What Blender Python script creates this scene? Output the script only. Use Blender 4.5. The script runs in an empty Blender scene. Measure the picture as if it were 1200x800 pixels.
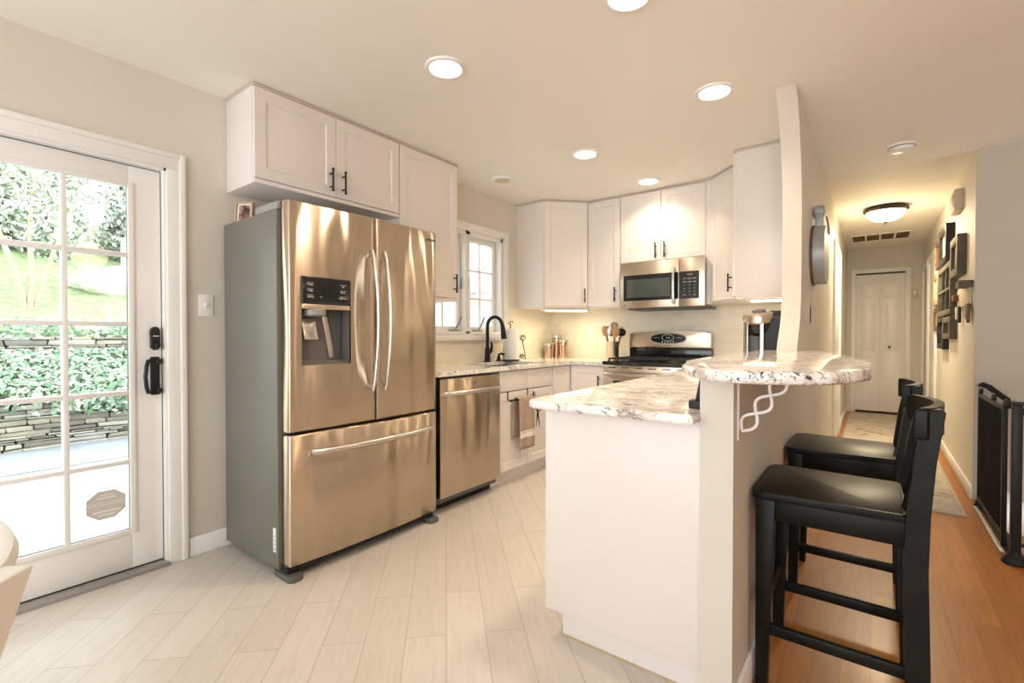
import bpy, bmesh, math, random
from mathutils import Matrix, Vector
R = math.radians
rnd = random.Random(7)
scn = bpy.context.scene
COL = scn.collection

# ------------------------------------------------------------------ camera, world, exposure
cam = bpy.data.objects.new('camera', bpy.data.cameras.new('camera'))
COL.objects.link(cam)
cam.location = (0, 0, 1.152)
cam.rotation_euler = (R(90 - .75), 0, R(37.1))
cam.data.lens = 560 / 1200 * 36
cam.data.sensor_width = 36
cam.data.clip_start = .02
scn.camera = cam
scn.view_settings.view_transform = 'Standard'
scn.view_settings.look = 'None'
scn.view_settings.gamma = 1
scn.view_settings.use_curve_mapping = False
scn.view_settings.exposure = 0.6
world = bpy.data.worlds.new('overcast_sky'); scn.world = world
world.use_nodes = True
wn = world.node_tree
wn.nodes['Background'].inputs[0].default_value = (.93, .97, 1, 1)
wn.nodes['Background'].inputs[1].default_value = 4.0
try:
    scn.cycles.use_denoising = True
    scn.cycles.caustics_reflective = False
    scn.cycles.caustics_refractive = False
    scn.cycles.max_bounces = 10
    scn.cycles.diffuse_bounces = 6
    scn.cycles.transparent_max_bounces = 12
    scn.cycles.sample_clamp_indirect = 6
except Exception:
    pass

CAN_W, CAN_COL = 3.8, (1, .78, .55)
HALL_W, HALL_COL = 6.0, (1, .76, .44)
STRIP_W, STRIP_COL = 2.4, (1, .80, .46)

def area_light(name, loc, size, watts, col, rot=(0, 0, 0), size_y=None, spread=150, parent=None):
    d = bpy.data.lights.new(name, 'AREA')
    d.energy = watts; d.color = col; d.spread = R(spread)
    if size_y: d.shape = 'RECTANGLE'; d.size = size; d.size_y = size_y
    else: d.shape = 'DISK'; d.size = size
    o = bpy.data.objects.new(name, d); COL.objects.link(o)
    if parent:
        o.parent = parent; loc = Vector(loc) - wloc(parent)
    o.location = loc; o.rotation_euler = rot
    return o

def portal(name, loc, rot, sx, sy):
    o = area_light(name, loc, sx, 1, (1, 1, 1), rot, sy)
    o.data.cycles.is_portal = True
portal('daylight_at_patio_door', (-3.02, .385, 1.04), (0, R(-90), 0), 1.75, .8)
portal('daylight_at_kitchen_window', (-3.0, 3.11, 1.6), (0, R(-90), 0), .95, 1.0)
portal('fill_daylight_at_rear_opening', (-.25, -3.3, 1.22), (R(90), 0, 0), 4.5, 2.2)  # portal at the rear wall opening that was put in for fill daylight

pl = bpy.data.lights.new('unseen_warm_fill', 'POINT'); pl.energy = 14; pl.color = (1, .78, .52); pl.shadow_soft_size = .18  # added warm fill light, unseen and without a fixture
po = bpy.data.objects.new('unseen_warm_fill', pl); COL.objects.link(po); po.location = (2.1, 1.6, 2.15)

# ------------------------------------------------------------------ mesh helpers
def wloc(o):
    v = Vector((0, 0, 0))
    while o is not None:
        v += o.location; o = o.parent
    return v

class MB:
    def __init__(s, M=None, local=False):
        s.bm = bmesh.new(); s.M = M or Matrix.Identity(4); s.local = local
    def _v(s, p): return s.bm.verts.new(s.M @ Vector(p))
    def face(s, pts): return s.bm.faces.new([s._v(p) for p in pts])
    def box(s, x0, x1, y0, y1, z0, z1, bev=0, seg=2):
        v = [s._v((x, y, z)) for x in (x0, x1) for y in (y0, y1) for z in (z0, z1)]
        fs = [s.bm.faces.new([v[i] for i in q]) for q in ((0, 1, 3, 2), (4, 6, 7, 5), (0, 4, 5, 1), (2, 3, 7, 6), (0, 2, 6, 4), (1, 5, 7, 3))]
        if bev:
            es = list({e for f in fs for e in f.edges})
            bmesh.ops.bevel(s.bm, geom=es, offset=bev, segments=seg, affect='EDGES', profile=.5)
        return s
    def hexa(s, a, b, bev=0):
        # a, b: two quads (four points each) joined into a solid
        va = [s._v(p) for p in a]; vb = [s._v(p) for p in b]
        fs = [s.bm.faces.new(va[::-1]), s.bm.faces.new(vb)]
        for i in range(4):
            j = (i + 1) % 4
            fs.append(s.bm.faces.new((va[i], va[j], vb[j], vb[i])))
        if bev:
            es = list({e for f in fs for e in f.edges})
            bmesh.ops.bevel(s.bm, geom=es, offset=bev, segments=2, affect='EDGES', profile=.5)
        return s
    def prism(s, poly, w0, w1, plane='xy', bev=0, seg=3):
        def P(a, b, w):
            return {'xy': (a, b, w), 'yz': (w, a, b), 'xz': (a, w, b)}[plane]
        va = [s._v(P(a, b, w0)) for a, b in poly]; vb = [s._v(P(a, b, w1)) for a, b in poly]
        n = len(poly)
        fa = s.bm.faces.new(va[::-1]); fb = s.bm.faces.new(vb)
        for i in range(n):
            s.bm.faces.new((va[i], va[(i + 1) % n], vb[(i + 1) % n], vb[i]))
        if bev:
            es = list({e for f in (fa, fb) for e in f.edges})
            bmesh.ops.bevel(s.bm, geom=es, offset=bev, segments=seg, affect='EDGES', profile=.5)
        return s
    def lathe(s, prof, c=(0, 0, 0), n=28, A=None, cap=True):
        A = A or Matrix.Identity(4); c = Vector(c)
        rings = []
        for r, z in prof:
            rings.append([s._v(c + (A @ Vector((r * math.cos(2 * math.pi * i / n), r * math.sin(2 * math.pi * i / n), z)))) for i in range(n)])
        for a, b in zip(rings, rings[1:]):
            for i in range(n):
                s.bm.faces.new((a[i], a[(i + 1) % n], b[(i + 1) % n], b[i]))
        if cap:
            s.bm.faces.new(rings[0][::-1]); s.bm.faces.new(rings[-1])
        return s
    def cyl(s, p0, p1, r0, r1=None, n=16, cap=True):
        p0 = Vector(p0); p1 = Vector(p1); d = p1 - p0
        A = d.to_track_quat('Z', 'Y').to_matrix().to_4x4()
        return s.lathe([(r0, 0), (r1 if r1 is not None else r0, d.length)], p0, n, A, cap)
    def tube(s, pts, r, n=8, ry=None, up=(0, 0, 1), closed=False):
        pts = [Vector(p) for p in pts]; m = len(pts)
        rs = r if isinstance(r, (list, tuple)) else [r] * m
        rings = []; prev = None
        for i, p in enumerate(pts):
            if closed: t = pts[(i + 1) % m] - pts[i - 1]
            else: t = pts[min(i + 1, m - 1)] - pts[max(i - 1, 0)]
            t.normalize()
            if prev is None:
                u = Vector(up)
                if abs(u.dot(t)) > .98: u = Vector((1, 0, 0)) if abs(t.x) < .9 else Vector((0, 1, 0))
            else: u = prev
            side = t.cross(u).normalized(); u = side.cross(t).normalized(); prev = u
            a, b = rs[i], (ry if ry is not None else rs[i])
            rings.append([s._v(p + side * (a * math.cos(2 * math.pi * k / n)) + u * (b * math.sin(2 * math.pi * k / n))) for k in range(n)])
        pairs = list(zip(rings, rings[1:])) + ([(rings[-1], rings[0])] if closed else [])
        for a, b in pairs:
            for k in range(n):
                s.bm.faces.new((a[k], a[(k + 1) % n], b[(k + 1) % n], b[k]))
        if not closed:
            s.bm.faces.new(rings[0][::-1]); s.bm.faces.new(rings[-1])
        return s
    def ball(s, c, r, sc=(1, 1, 1), n=16):
        prof = []
        k = n // 2
        for i in range(1, k):
            a = math.pi * i / k - math.pi / 2
            prof.append((r * math.cos(a), r * math.sin(a)))
        A = Matrix.Diagonal((*sc, 1))
        return s.lathe(prof, c, n, A)
    def grid(s, us, vs, fn, skip=None):
        V = [[s._v(fn(u, v)) for v in vs] for u in us]
        for i in range(len(us) - 1):
            for j in range(len(vs) - 1):
                if skip and skip(i, j): continue
                s.bm.faces.new((V[i][j], V[i + 1][j], V[i + 1][j + 1], V[i][j + 1]))
        return V
    def build(s, name, mat, parent=None, smooth=True, angle=32, recalc=True):
        if recalc: bmesh.ops.recalc_face_normals(s.bm, faces=s.bm.faces)
        me = bpy.data.meshes.new(name)
        if parent is not None and not s.local:
            bmesh.ops.translate(s.bm, verts=s.bm.verts, vec=-wloc(parent))
        s.bm.to_mesh(me); s.bm.free()
        o = bpy.data.objects.new(name, me); COL.objects.link(o)
        if parent is not None: o.parent = parent
        for m in (mat if isinstance(mat, (list, tuple)) else [mat]): me.materials.append(m)
        if smooth:
            me.polygons.foreach_set('use_smooth', [True] * len(me.polygons))
            me.set_sharp_from_angle(angle=R(angle))
        return o

def tag(o, label, cat, group=None, kind=None):
    if label: o['label'] = label
    if cat: o['category'] = cat
    if group: o['group'] = group
    if kind: o['kind'] = kind
    return o
def thing(name, loc, label, cat, group=None, rot=0, kind=None):
    o = bpy.data.objects.new(name, None); COL.objects.link(o)
    o.location = loc; o.rotation_euler = (0, 0, rot); o.empty_display_size = .05
    return tag(o, label, cat, group, kind)
def struct(o, label=None):
    o['kind'] = 'structure'
    if label: o['label'] = label
    return o
def sub(o, label):
    o['label'] = label; return o
def copy_tree(o, parent=None):
    c = o.copy(); COL.objects.link(c)
    if parent: c.parent = parent
    for ch in list(o.children): copy_tree(ch, c)
    return c
def from_data(name, verts, faces, mat, parent=None, smooth=False):
    me = bpy.data.meshes.new(name)
    off = wloc(parent) if parent else Vector((0, 0, 0))
    me.from_pydata([tuple(Vector(v) - off) for v in verts], [], faces); me.materials.append(mat)
    o = bpy.data.objects.new(name, me); COL.objects.link(o)
    if parent: o.parent = parent
    if smooth: me.polygons.foreach_set('use_smooth', [True] * len(me.polygons))
    return o
def frame_matrix(origin, right, up):
    r = Vector(right).normalized(); u = Vector(up).normalized(); n = r.cross(u)
    M = Matrix.Identity(4)
    for i in range(3):
        M[i][0], M[i][1], M[i][2], M[i][3] = r[i], u[i], n[i], origin[i]
    return M
def lettering(txt, size, M, mat, parent, name='lettering', depth=.0004, local=False):
    cu = bpy.data.curves.new('t', 'FONT'); cu.body = txt; cu.size = size
    cu.align_x = 'CENTER'; cu.align_y = 'CENTER'; cu.extrude = depth; cu.resolution_u = 3
    tmp = bpy.data.objects.new('t', cu); COL.objects.link(tmp)
    dg = bpy.context.evaluated_depsgraph_get(); dg.update()
    me = bpy.data.meshes.new_from_object(tmp.evaluated_get(dg))
    bpy.data.objects.remove(tmp)
    me.transform(M)
    if not local: me.transform(Matrix.Translation(-wloc(parent)))
    me.materials.clear(); me.materials.append(mat)
    o = bpy.data.objects.new(name, me); COL.objects.link(o); o.parent = parent
    return o

# ------------------------------------------------------------------ materials
def nmat(name):
    m = bpy.data.materials.new(name); m.use_nodes = True
    nt = m.node_tree; b = nt.nodes['Principled BSDF']
    return m, nt, b
def N(nt, t, **kw):
    n = nt.nodes.new(t)
    for k, v in kw.items():
        if k.startswith('i_'): n.inputs[k[2:].replace('_', ' ')].default_value = v
        else: setattr(n, k, v)
    return n
def L(nt, a, b): nt.links.new(a, b)
def rgba(c): return (c[0], c[1], c[2], 1)
def ramp(nt, fac, stops):
    r = nt.nodes.new('ShaderNodeValToRGB')
    while len(r.color_ramp.elements) > 1: r.color_ramp.elements.remove(r.color_ramp.elements[-1])
    r.color_ramp.elements[0].position = stops[0][0]; r.color_ramp.elements[0].color = rgba(stops[0][1])
    for p, c in stops[1:]:
        e = r.color_ramp.elements.new(p); e.color = rgba(c)
    L(nt, fac, r.inputs[0]); return r.outputs[0]
def mixc(nt, fac, a, b, mode='MIX'):
    m = nt.nodes.new('ShaderNodeMix'); m.data_type = 'RGBA'; m.blend_type = mode
    for sock, val in ((m.inputs[0], fac), (m.inputs[6], a), (m.inputs[7], b)):
        if hasattr(val, 'is_output'): L(nt, val, sock)
        elif isinstance(val, (int, float)): sock.default_value = val
        else: sock.default_value = rgba(val)
    return m.outputs[2]
def pos(nt, order='xyz', scale=(1, 1, 1), rotz=0):
    g = nt.nodes.new('ShaderNodeNewGeometry')
    s = nt.nodes.new('ShaderNodeSeparateXYZ'); c = nt.nodes.new('ShaderNodeCombineXYZ')
    L(nt, g.outputs['Position'], s.inputs[0])
    for i, k in enumerate(order): L(nt, s.outputs['xyz'.index(k)], c.inputs[i])
    m = nt.nodes.new('ShaderNodeMapping'); L(nt, c.outputs[0], m.inputs[0])
    m.inputs['Rotation'].default_value = (0, 0, rotz); m.inputs['Scale'].default_value = scale
    return m.outputs[0]
def objco(nt, scale=(1, 1, 1), rot=(0, 0, 0)):
    t = nt.nodes.new('ShaderNodeTexCoord'); m = nt.nodes.new('ShaderNodeMapping')
    L(nt, t.outputs['Object'], m.inputs[0]); m.inputs['Scale'].default_value = scale; m.inputs['Rotation'].default_value = rot
    return m.outputs[0]
def noise(nt, vec, scale, detail=4, rough=.55, dist=0):
    n = nt.nodes.new('ShaderNodeTexNoise'); L(nt, vec, n.inputs['Vector'])
    n.inputs['Scale'].default_value = scale; n.inputs['Detail'].default_value = detail
    n.inputs['Roughness'].default_value = rough; n.inputs['Distortion'].default_value = dist
    return n.outputs['Fac']
def bump(nt, b, h, strength=.2, dist=.01):
    n = nt.nodes.new('ShaderNodeBump'); n.inputs['Strength'].default_value = strength; n.inputs['Distance'].default_value = dist
    L(nt, h, n.inputs['Height']); L(nt, n.outputs[0], b.inputs['Normal'])
def paint(name, col, rough=.5, var=.03, scale=6, metal=0, coat=0, bumps=0):
    m, nt, b = nmat(name)
    f = noise(nt, objco(nt), scale, 4)
    lo = tuple(c * (1 - var) for c in col); hi = tuple(min(1, c * (1 + var)) for c in col)
    L(nt, ramp(nt, f, [(.3, lo), (.7, hi)]), b.inputs['Base Color'])
    b.inputs['Roughness'].default_value = rough; b.inputs['Metallic'].default_value = metal
    b.inputs['Coat Weight'].default_value = coat
    if bumps: bump(nt, b, noise(nt, objco(nt), 180, 2), bumps, .002)
    return m
def dull(m, v):
    m.node_tree.nodes['Principled BSDF'].inputs['Specular IOR Level'].default_value = v; return m
def steel(name, col, rough=.3, aniso=.6, wave=.0, rot=0.25):
    m, nt, b = nmat(name)
    f = noise(nt, objco(nt, (1, 1, 160)), 3.0, 3)
    L(nt, ramp(nt, f, [(.3, tuple(c * .94 for c in col)), (.7, col)]), b.inputs['Base Color'])
    b.inputs['Metallic'].default_value = 1; b.inputs['Roughness'].default_value = rough
    b.inputs['Anisotropic'].default_value = aniso; b.inputs['Anisotropic Rotation'].default_value = rot
    t = N(nt, 'ShaderNodeTangent', direction_type='RADIAL', axis='Z'); L(nt, t.outputs[0], b.inputs['Tangent'])
    if wave: bump(nt, b, noise(nt, objco(nt, (1, 1, .22)), 4.5, 1), wave, .05)
    return m
def emit(name, col, s):
    m, nt, b = nmat(name)
    b.inputs['Base Color'].default_value = (.9, .9, .9, 1)
    b.inputs['Emission Color'].default_value = rgba(col); b.inputs['Emission Strength'].default_value = s
    return m
def glassy(name, tint=(.97, .99, .98), refl=.5):
    m = bpy.data.materials.new(name); m.use_nodes = True; nt = m.node_tree
    nt.nodes.remove(nt.nodes['Principled BSDF']); out = nt.nodes['Material Output']
    tr = N(nt, 'ShaderNodeBsdfTransparent'); tr.inputs[0].default_value = rgba(tint)
    gl = N(nt, 'ShaderNodeBsdfGlossy'); gl.inputs['Roughness'].default_value = .01
    fr = N(nt, 'ShaderNodeFresnel'); fr.inputs[0].default_value = 1.45
    ml = N(nt, 'ShaderNodeMath', operation='MULTIPLY'); L(nt, fr.outputs[0], ml.inputs[0]); ml.inputs[1].default_value = refl
    mx = N(nt, 'ShaderNodeMixShader'); L(nt, ml.outputs[0], mx.inputs[0]); L(nt, tr.outputs[0], mx.inputs[1]); L(nt, gl.outputs[0], mx.inputs[2])
    L(nt, mx.outputs[0], out.inputs[0]); return m

M = {}
M['wall'] = paint('greige_wall_paint', (.665, .63, .56), .6, .015, 3, bumps=.04)
M['ceiling'] = paint('cream_ceiling_paint', (.88, .86, .80), .7, .012, 2)
M['trim'] = paint('white_trim_paint', (.84, .83, .81), .35, .01)
M['cab'] = paint('white_cabinet_thermofoil', (.78, .73, .695), .35, .012, 4)
M['cabgap'] = paint('cabinet_top_gap_shade', (.55, .47, .41), .5, .02)  # tan stands in for the shadow gap above the wall cabinets
M['steel'] = steel('warm_brushed_stainless', (.57, .465, .36), .27, .94, 1.0)
M['steel2'] = steel('bright_brushed_stainless', (.68, .585, .475), .30, .6)
M['chrome'] = steel('handle_stainless', (.70, .67, .64), .25, .2)
M['fridgeside'] = paint('grey_enamel', (.165, .16, .138), .40, .03, 2)
M['darkgrey'] = paint('dark_grey_plastic', (.10, .10, .10), .45)
M['midgrey'] = paint('mid_grey_plastic', (.30, .29, .27), .35)
M['nichegrey'] = paint('niche_grey_plastic', (.15, .14, .13), .35)
M['black'] = paint('black_gloss', (.012, .012, .012), .12)
M['blackmat'] = paint('black_satin', (.02, .02, .02), .4)
M['iron'] = paint('black_iron', (.018, .018, .02), .38)
M['bronze'] = paint('oil_rubbed_bronze', (.045, .035, .028), .35, .1, 20, .6)
M['white'] = paint('white_plastic', (.85, .84, .82), .35)
M['panelwhite'] = paint('printed_white', (.75, .75, .74), .5)
M['paper'] = paint('paper_towel', (.88, .88, .87), .9, .02, 40)
M['copper'] = paint('copper_band', (.50, .29, .19), .35, .12, 8, 1)
M['woodspoon'] = paint('spoon_wood', (.55, .30, .16), .5, .15, 12)
M['towel'] = paint('taupe_terry', (.42, .31, .24), .95, .12, 60, bumps=.5)
M['towelstripe'] = paint('pale_terry_stripe', (.80, .75, .70), .95, .03, 60)
M['gal'] = paint('galvanised_metal', (.42, .44, .44), .5, .18, 9, .4)
M['rust'] = paint('dark_rim', (.13, .09, .06), .6, .2, 15)
M['rope'] = paint('jute_cord', (.30, .22, .13), .9, .2, 30)
M['frame_brown'] = paint('brown_frame_wood', (.16, .085, .04), .4, .2, 14)
M['frame_black'] = paint('black_frame_wood', (.03, .026, .024), .35, .1)
M['frame_grey'] = paint('weathered_grey_wood', (.12, .105, .08), .6, .2, 18)
M['frame_tan'] = paint('tan_frame_wood', (.50, .38, .25), .5, .1, 14)
M['matboard'] = paint('mat_board', (.62, .55, .42), .7, .05)
M['mirrorpane'] = paint('dark_pane', (.07, .085, .08), .1, .2, 3)
M['emit_can'] = emit('downlight_diffuser_glow', (1, .90, .76), 6)
M['emit_hall'] = emit('hall_globe_glow', (1, .86, .62), 3.2)
M['emit_strip'] = emit('strip_glow', (1, .93, .78), 5)
M['glass'] = glassy('window_glass')
M['sticker'] = paint('sticker_film', (.60, .57, .53), .6, .05)
M['stickerlet'] = paint('sticker_pale_print', (.82, .80, .76), .6)
M['ovenglass'] = paint('oven_window', (.03, .07, .05), .08, .1)

for k_ in ('iron', 'frame_black', 'frame_grey', 'frame_brown', 'bronze'): dull(M[k_], .18)
dull(M['blackmat'], .25)
M['wall_stair'] = paint('shade_toned_greige_wall', (.53, .50, .425), .6, .015, 3)  # wall greige darkened; the stairwell's dimness is put into the colour
def m_blackwood():
    m, nt, b = nmat('black_stained_wood')
    g = noise(nt, objco(nt, (1, 12, 1)), 9, 5)
    L(nt, ramp(nt, g, [(.35, (.007, .0065, .005)), (.7, (.015, .0135, .011))]), b.inputs['Base Color'])
    b.inputs['Roughness'].default_value = .36
    b.inputs['Specular IOR Level'].default_value = .14
    return m
M['stool'] = m_blackwood()

def m_granite():
    m, nt, b = nmat('speckled_granite')
    p = pos(nt, 'xyz')
    pv = pos(nt, 'xyz', (1.0, 2.0, 1.4), R(-40))
    base = ramp(nt, noise(nt, p, 16, 8, .7, .5), [(.32, (.55, .46, .38)), (.43, (.80, .75, .70)), (.52, (.90, .89, .87))])
    tan = ramp(nt, noise(nt, pv, 4.5, 8, .68, 1.0), [(.52, (0, 0, 0)), (.70, (.7, .7, .7))])
    c1 = mixc(nt, tan, base, (.50, .385, .29))
    brown = ramp(nt, noise(nt, pv, 11, 8, .7, 1.2), [(.55, (0, 0, 0)), (.63, (.85, .85, .85))])
    c1 = mixc(nt, brown, c1, (.28, .19, .13))
    vein = ramp(nt, noise(nt, pv, 24, 8, .66, 2.6), [(.56, (0, 0, 0)), (.585, (1, 1, 1))])
    gate = ramp(nt, noise(nt, p, 9, 4), [(.50, (0, 0, 0)), (.56, (1, 1, 1))])
    c2 = mixc(nt, mixc(nt, 1.0, vein, gate, 'MULTIPLY'), c1, (.035, .032, .045))
    vo = N(nt, 'ShaderNodeTexVoronoi'); L(nt, p, vo.inputs['Vector']); vo.inputs['Scale'].default_value = 110
    sp = ramp(nt, vo.outputs['Distance'], [(.14, (1, 1, 1)), (.26, (0, 0, 0))])
    gate2 = ramp(nt, noise(nt, p, 22, 3), [(.52, (0, 0, 0)), (.60, (1, 1, 1))])
    c3 = mixc(nt, mixc(nt, 1.0, sp, gate2, 'MULTIPLY'), c2, (.13, .11, .12))
    L(nt, c3, b.inputs['Base Color']); b.inputs['Roughness'].default_value = .08
    return m
M['granite'] = m_granite()

def m_tile_splash(order, name):
    m, nt, b = nmat(name)
    v = pos(nt, order)
    br = N(nt, 'ShaderNodeTexBrick'); L(nt, v, br.inputs['Vector'])
    for k, val in (('Scale', 1), ('Mortar Size', .0018), ('Brick Width', .152), ('Row Height', .076), ('Mortar Smooth', .3), ('Bias', 0)):
        br.inputs[k].default_value = val
    br.inputs['Color1'].default_value = (.80, .75, .64, 1); br.inputs['Color2'].default_value = (.71, .65, .53, 1); br.inputs['Mortar'].default_value = (.86, .83, .75, 1)
    n = noise(nt, pos(nt, order, (1, 1.6, 1)), 9, 5)
    c = mixc(nt, .35, br.outputs['Color'], ramp(nt, n, [(.3, (.70, .64, .53)), (.6, (.84, .80, .70))]))
    L(nt, c, b.inputs['Base Color']); b.inputs['Roughness'].default_value = .3
    inv = N(nt, 'ShaderNodeMath', operation='SUBTRACT'); inv.inputs[0].default_value = 1; L(nt, br.outputs['Fac'], inv.inputs[1])
    bump(nt, b, inv.outputs[0], .3, .003)
    return m
M['splash_back'] = m_tile_splash('xzy', 'cream_stone_tile_back'); M['splash_left'] = m_tile_splash('yzx', 'cream_stone_tile_left')

def planks(name, rot, bw, rh, c1, c2, mortar, ms, rough, streak, streak_amt, off=.33, bumpy=.25, coat=0):
    m, nt, b = nmat(name)
    v = pos(nt, 'xyz', (1, 1, 1), rot)
    br = N(nt, 'ShaderNodeTexBrick'); L(nt, v, br.inputs['Vector']); br.offset = off
    for k, val in (('Scale', 1), ('Mortar Size', ms), ('Brick Width', bw), ('Row Height', rh), ('Mortar Smooth', .2), ('Bias', 0)):
        br.inputs[k].default_value = val
    br.inputs['Color1'].default_value = rgba(c1); br.inputs['Color2'].default_value = rgba(c2); br.inputs['Mortar'].default_value = rgba(mortar)
    mp = N(nt, 'ShaderNodeMapping'); L(nt, v, mp.inputs[0]); mp.inputs['Scale'].default_value = (1.2, 14, 1)
    # shift the grain from plank to plank with the plank's own shade
    ad = N(nt, 'ShaderNodeVectorMath', operation='ADD'); L(nt, mp.outputs[0], ad.inputs[0])
    sc = N(nt, 'ShaderNodeVectorMath', operation='SCALE'); L(nt, br.outputs['Color'], sc.inputs[0]); sc.inputs['Scale'].default_value = 30
    L(nt, sc.outputs[0], ad.inputs[1])
    g = noise(nt, ad.outputs[0], 4.5, 7, .6, .6)
    st = ramp(nt, g, [(.32, streak[0]), (.5, streak[1]), (.7, streak[2])])
    c = mixc(nt, streak_amt, br.outputs['Color'], st, 'MULTIPLY')
    c = mixc(nt, br.outputs['Fac'], c, mortar)
    L(nt, c, b.inputs['Base Color']); b.inputs['Roughness'].default_value = rough; b.inputs['Coat Weight'].default_value = coat
    b.inputs['Coat Roughness'].default_value = .15
    inv = N(nt, 'ShaderNodeMath', operation='SUBTRACT'); inv.inputs[0].default_value = 1; L(nt, br.outputs['Fac'], inv.inputs[1])
    bump(nt, b, inv.outputs[0], bumpy, .002)
    return m
M['tilefloor'] = planks('wood_look_tile_planks', R(45), .92, .152, (.67, .63, .58), (.62, .575, .52), (.46, .41, .35), .0019, .36,
                        ((.86, .84, .81), (.96, .95, .94), (1.0, 1.0, 1.0)), .7)
M['oak'] = planks('oak_strip_floor', R(90), 1.1, .083, (.50, .20, .040), (.39, .145, .027), (.20, .07, .016), .0008, .36,
                  ((.70, .66, .60), (.92, .90, .88), (1.06, 1.05, 1.03)), .7, .41, .1, .05)

def m_rug():
    m, nt, b = nmat('distressed_runner_pile')
    p = pos(nt, 'xyz', (1, 1, 1))
    a = ramp(nt, noise(nt, pos(nt, 'xyz', (1, 1.3, 1)), 5.5, 7, .65, .8), [(.32, (.20, .12, .065)), (.41, (.46, .39, .31)), (.58, (.60, .55, .48)), (.70, (.38, .36, .34))])
    L(nt, a, b.inputs['Base Color']); b.inputs['Roughness'].default_value = .95
    bump(nt, b, noise(nt, p, 300, 2), .5, .004)
    return m
M['rug'] = m_rug(); M['rugedge'] = paint('rug_binding', (.50, .43, .34), .9, .05, 60)

def island_var(name, cols, rough=.7, scale=30, trans=0):
    m, nt, b = nmat(name)
    g = N(nt, 'ShaderNodeNewGeometry')
    c = ramp(nt, g.outputs['Random Per Island'], cols)
    n = noise(nt, objco(nt), scale, 5)
    c = mixc(nt, .6, c, ramp(nt, n, [(.3, (.6, .6, .6)), (.65, (1, 1, 1))]), 'MULTIPLY')
    L(nt, c, b.inputs['Base Color']); b.inputs['Roughness'].default_value = rough
    return m
M['stone'] = island_var('field_stone', [(0, (.14, .135, .115)), (.3, (.27, .25, .20)), (.55, (.36, .32, .24)), (.8, (.43, .41, .37)), (1, (.22, .235, .235))], .9, 9)
M['leaf_ivy'] = island_var('ivy_leaf', [(0, (.09, .20, .10)), (.35, (.22, .36, .23)), (.7, (.40, .50, .38)), (1, (.62, .60, .48))], .5)
M['leaf_shrub'] = island_var('shrub_leaf', [(0, (.10, .15, .10)), (.2, (.26, .32, .25)), (.45, (.50, .54, .49)), (1, (.80, .80, .77))], .5)
M['leaf_tree'] = island_var('tree_leaf', [(0, (.14, .17, .10)), (.4, (.34, .42, .30)), (.7, (.58, .64, .54)), (1, (.74, .66, .50))], .5)
M['bark'] = paint('pale_bark', (.42, .33, .24), .8, .2, 10)
M['grass'] = paint('lawn_grass', (.22, .285, .14), .9, .35, 9)
M['patio'] = planks('patio_flagstones', R(12), .9, .55, (.52, .48, .40), (.40, .42, .42), (.30, .29, .27), .012, .8, ((.8, .8, .8), (1, 1, 1), (1, 1, 1)), .6, .4)
M['flag_shade'] = paint('shade_tinted_flagstone', (.23, .26, .28), .7, .15, 4)  # blue grey stands in for shade on the patio flagstones
M['boulder'] = paint('white_boulder', (.74, .72, .69), .9, .1, 5)
M['siding'] = planks('pale_lap_siding', 0, 6, .12, (.62, .66, .66), (.58, .63, .63), (.4, .43, .43), .008, .7, ((.9, .9, .9), (1, 1, 1), (1, 1, 1)), .3)
def m_photo():
    m, nt, b = nmat('snapshot_print')
    c = ramp(nt, noise(nt, objco(nt), 28, 3), [(.35, (.03, .025, .02)), (.48, (.14, .07, .05)), (.58, (.45, .22, .16)), (.70, (.70, .55, .47))])
    L(nt, c, b.inputs['Base Color']); b.inputs['Roughness'].default_value = .3
    return m
M['photo'] = m_photo()

# ------------------------------------------------------------------ room shell
XL, YB, H = -2.83, 4.45, 2.44          # left wall, back wall, ceiling
WX0, WX1 = -.42, -.325                 # bar partition
XR, YR, YE = .56, 4.6, 8.9             # hall right wall, stairwell wall, hall end wall
DY0, DY1, DZ = -.11, .87, 1.985        # patio door opening
WY0, WY1, WZ0, WZ1 = 2.63, 3.60, 1.165, 2.065
XF, YN = 3.4, -3.2                     # far right and rear walls of the dining area
def S(name, mb, mat, label=None): return struct(mb.build(name, mat), label)
# floors
S('floor', MB().box(XL - .12, -.372, YN, YB, -.06, 0), M['tilefloor'])
S('floor.001', MB().prism([(-.372, YN), (XF, YN), (XF, 3.40), (.60, 3.40), (.60, YE + .12), (-.372, YE + .12)], -.06, 0), M['oak'])
S('ceiling', MB().box(XL - .15, XF + .15, YN - .15, YE + .15, H, H + .1), M['ceiling'])
w = MB()
w.box(XL - .16, XL, YN, DY0, -.3, H); w.box(XL - .16, XL, DY0, DY1, DZ, H); w.box(XL - .16, XL, DY1, WY0, -.3, H)
w.box(XL - .16, XL, DY0, DY1, -.3, -.004); w.box(XL - .16, XL, WY0, WY1, -.3, WZ0); w.box(XL - .16, XL, WY0, WY1, WZ1, H); w.box(XL - .16, XL, WY1, YB + .12, -.3, H)
S('wall_left', w, M['wall'])
S('wall_back', MB().box(XL, WX0, YB, YB + .12, 0, H), M['wall'])
prof = [(2.93, 1.036), (2.945, 1.08), (2.985, 1.13), (3.04, 1.19), (3.085, 1.26), (3.11, 1.36), (3.12, 1.5), (3.12, 1.85), (3.10, 2.0), (3.055, 2.15), (2.99, 2.28), (2.90, 2.39), (2.84, H)]
S('wall_bar', MB().prism([(YE, 0), (YE, H)] + prof[::-1] + [(2.93, 0)], WX0, WX1, 'yz'), M['wall'])
S('wall_half', MB().box(WX0, WX1, 1.505, 2.93, 0, 1.036), M['wall'])
S('wall_hall_right', MB().box(XR, XR + .12, YR + .001, YE, -1.6, H), M['wall'])
S('wall_hall_end', MB().box(WX0, XR + .12, YE, YE + .12, 0, H), M['wall'])
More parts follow.
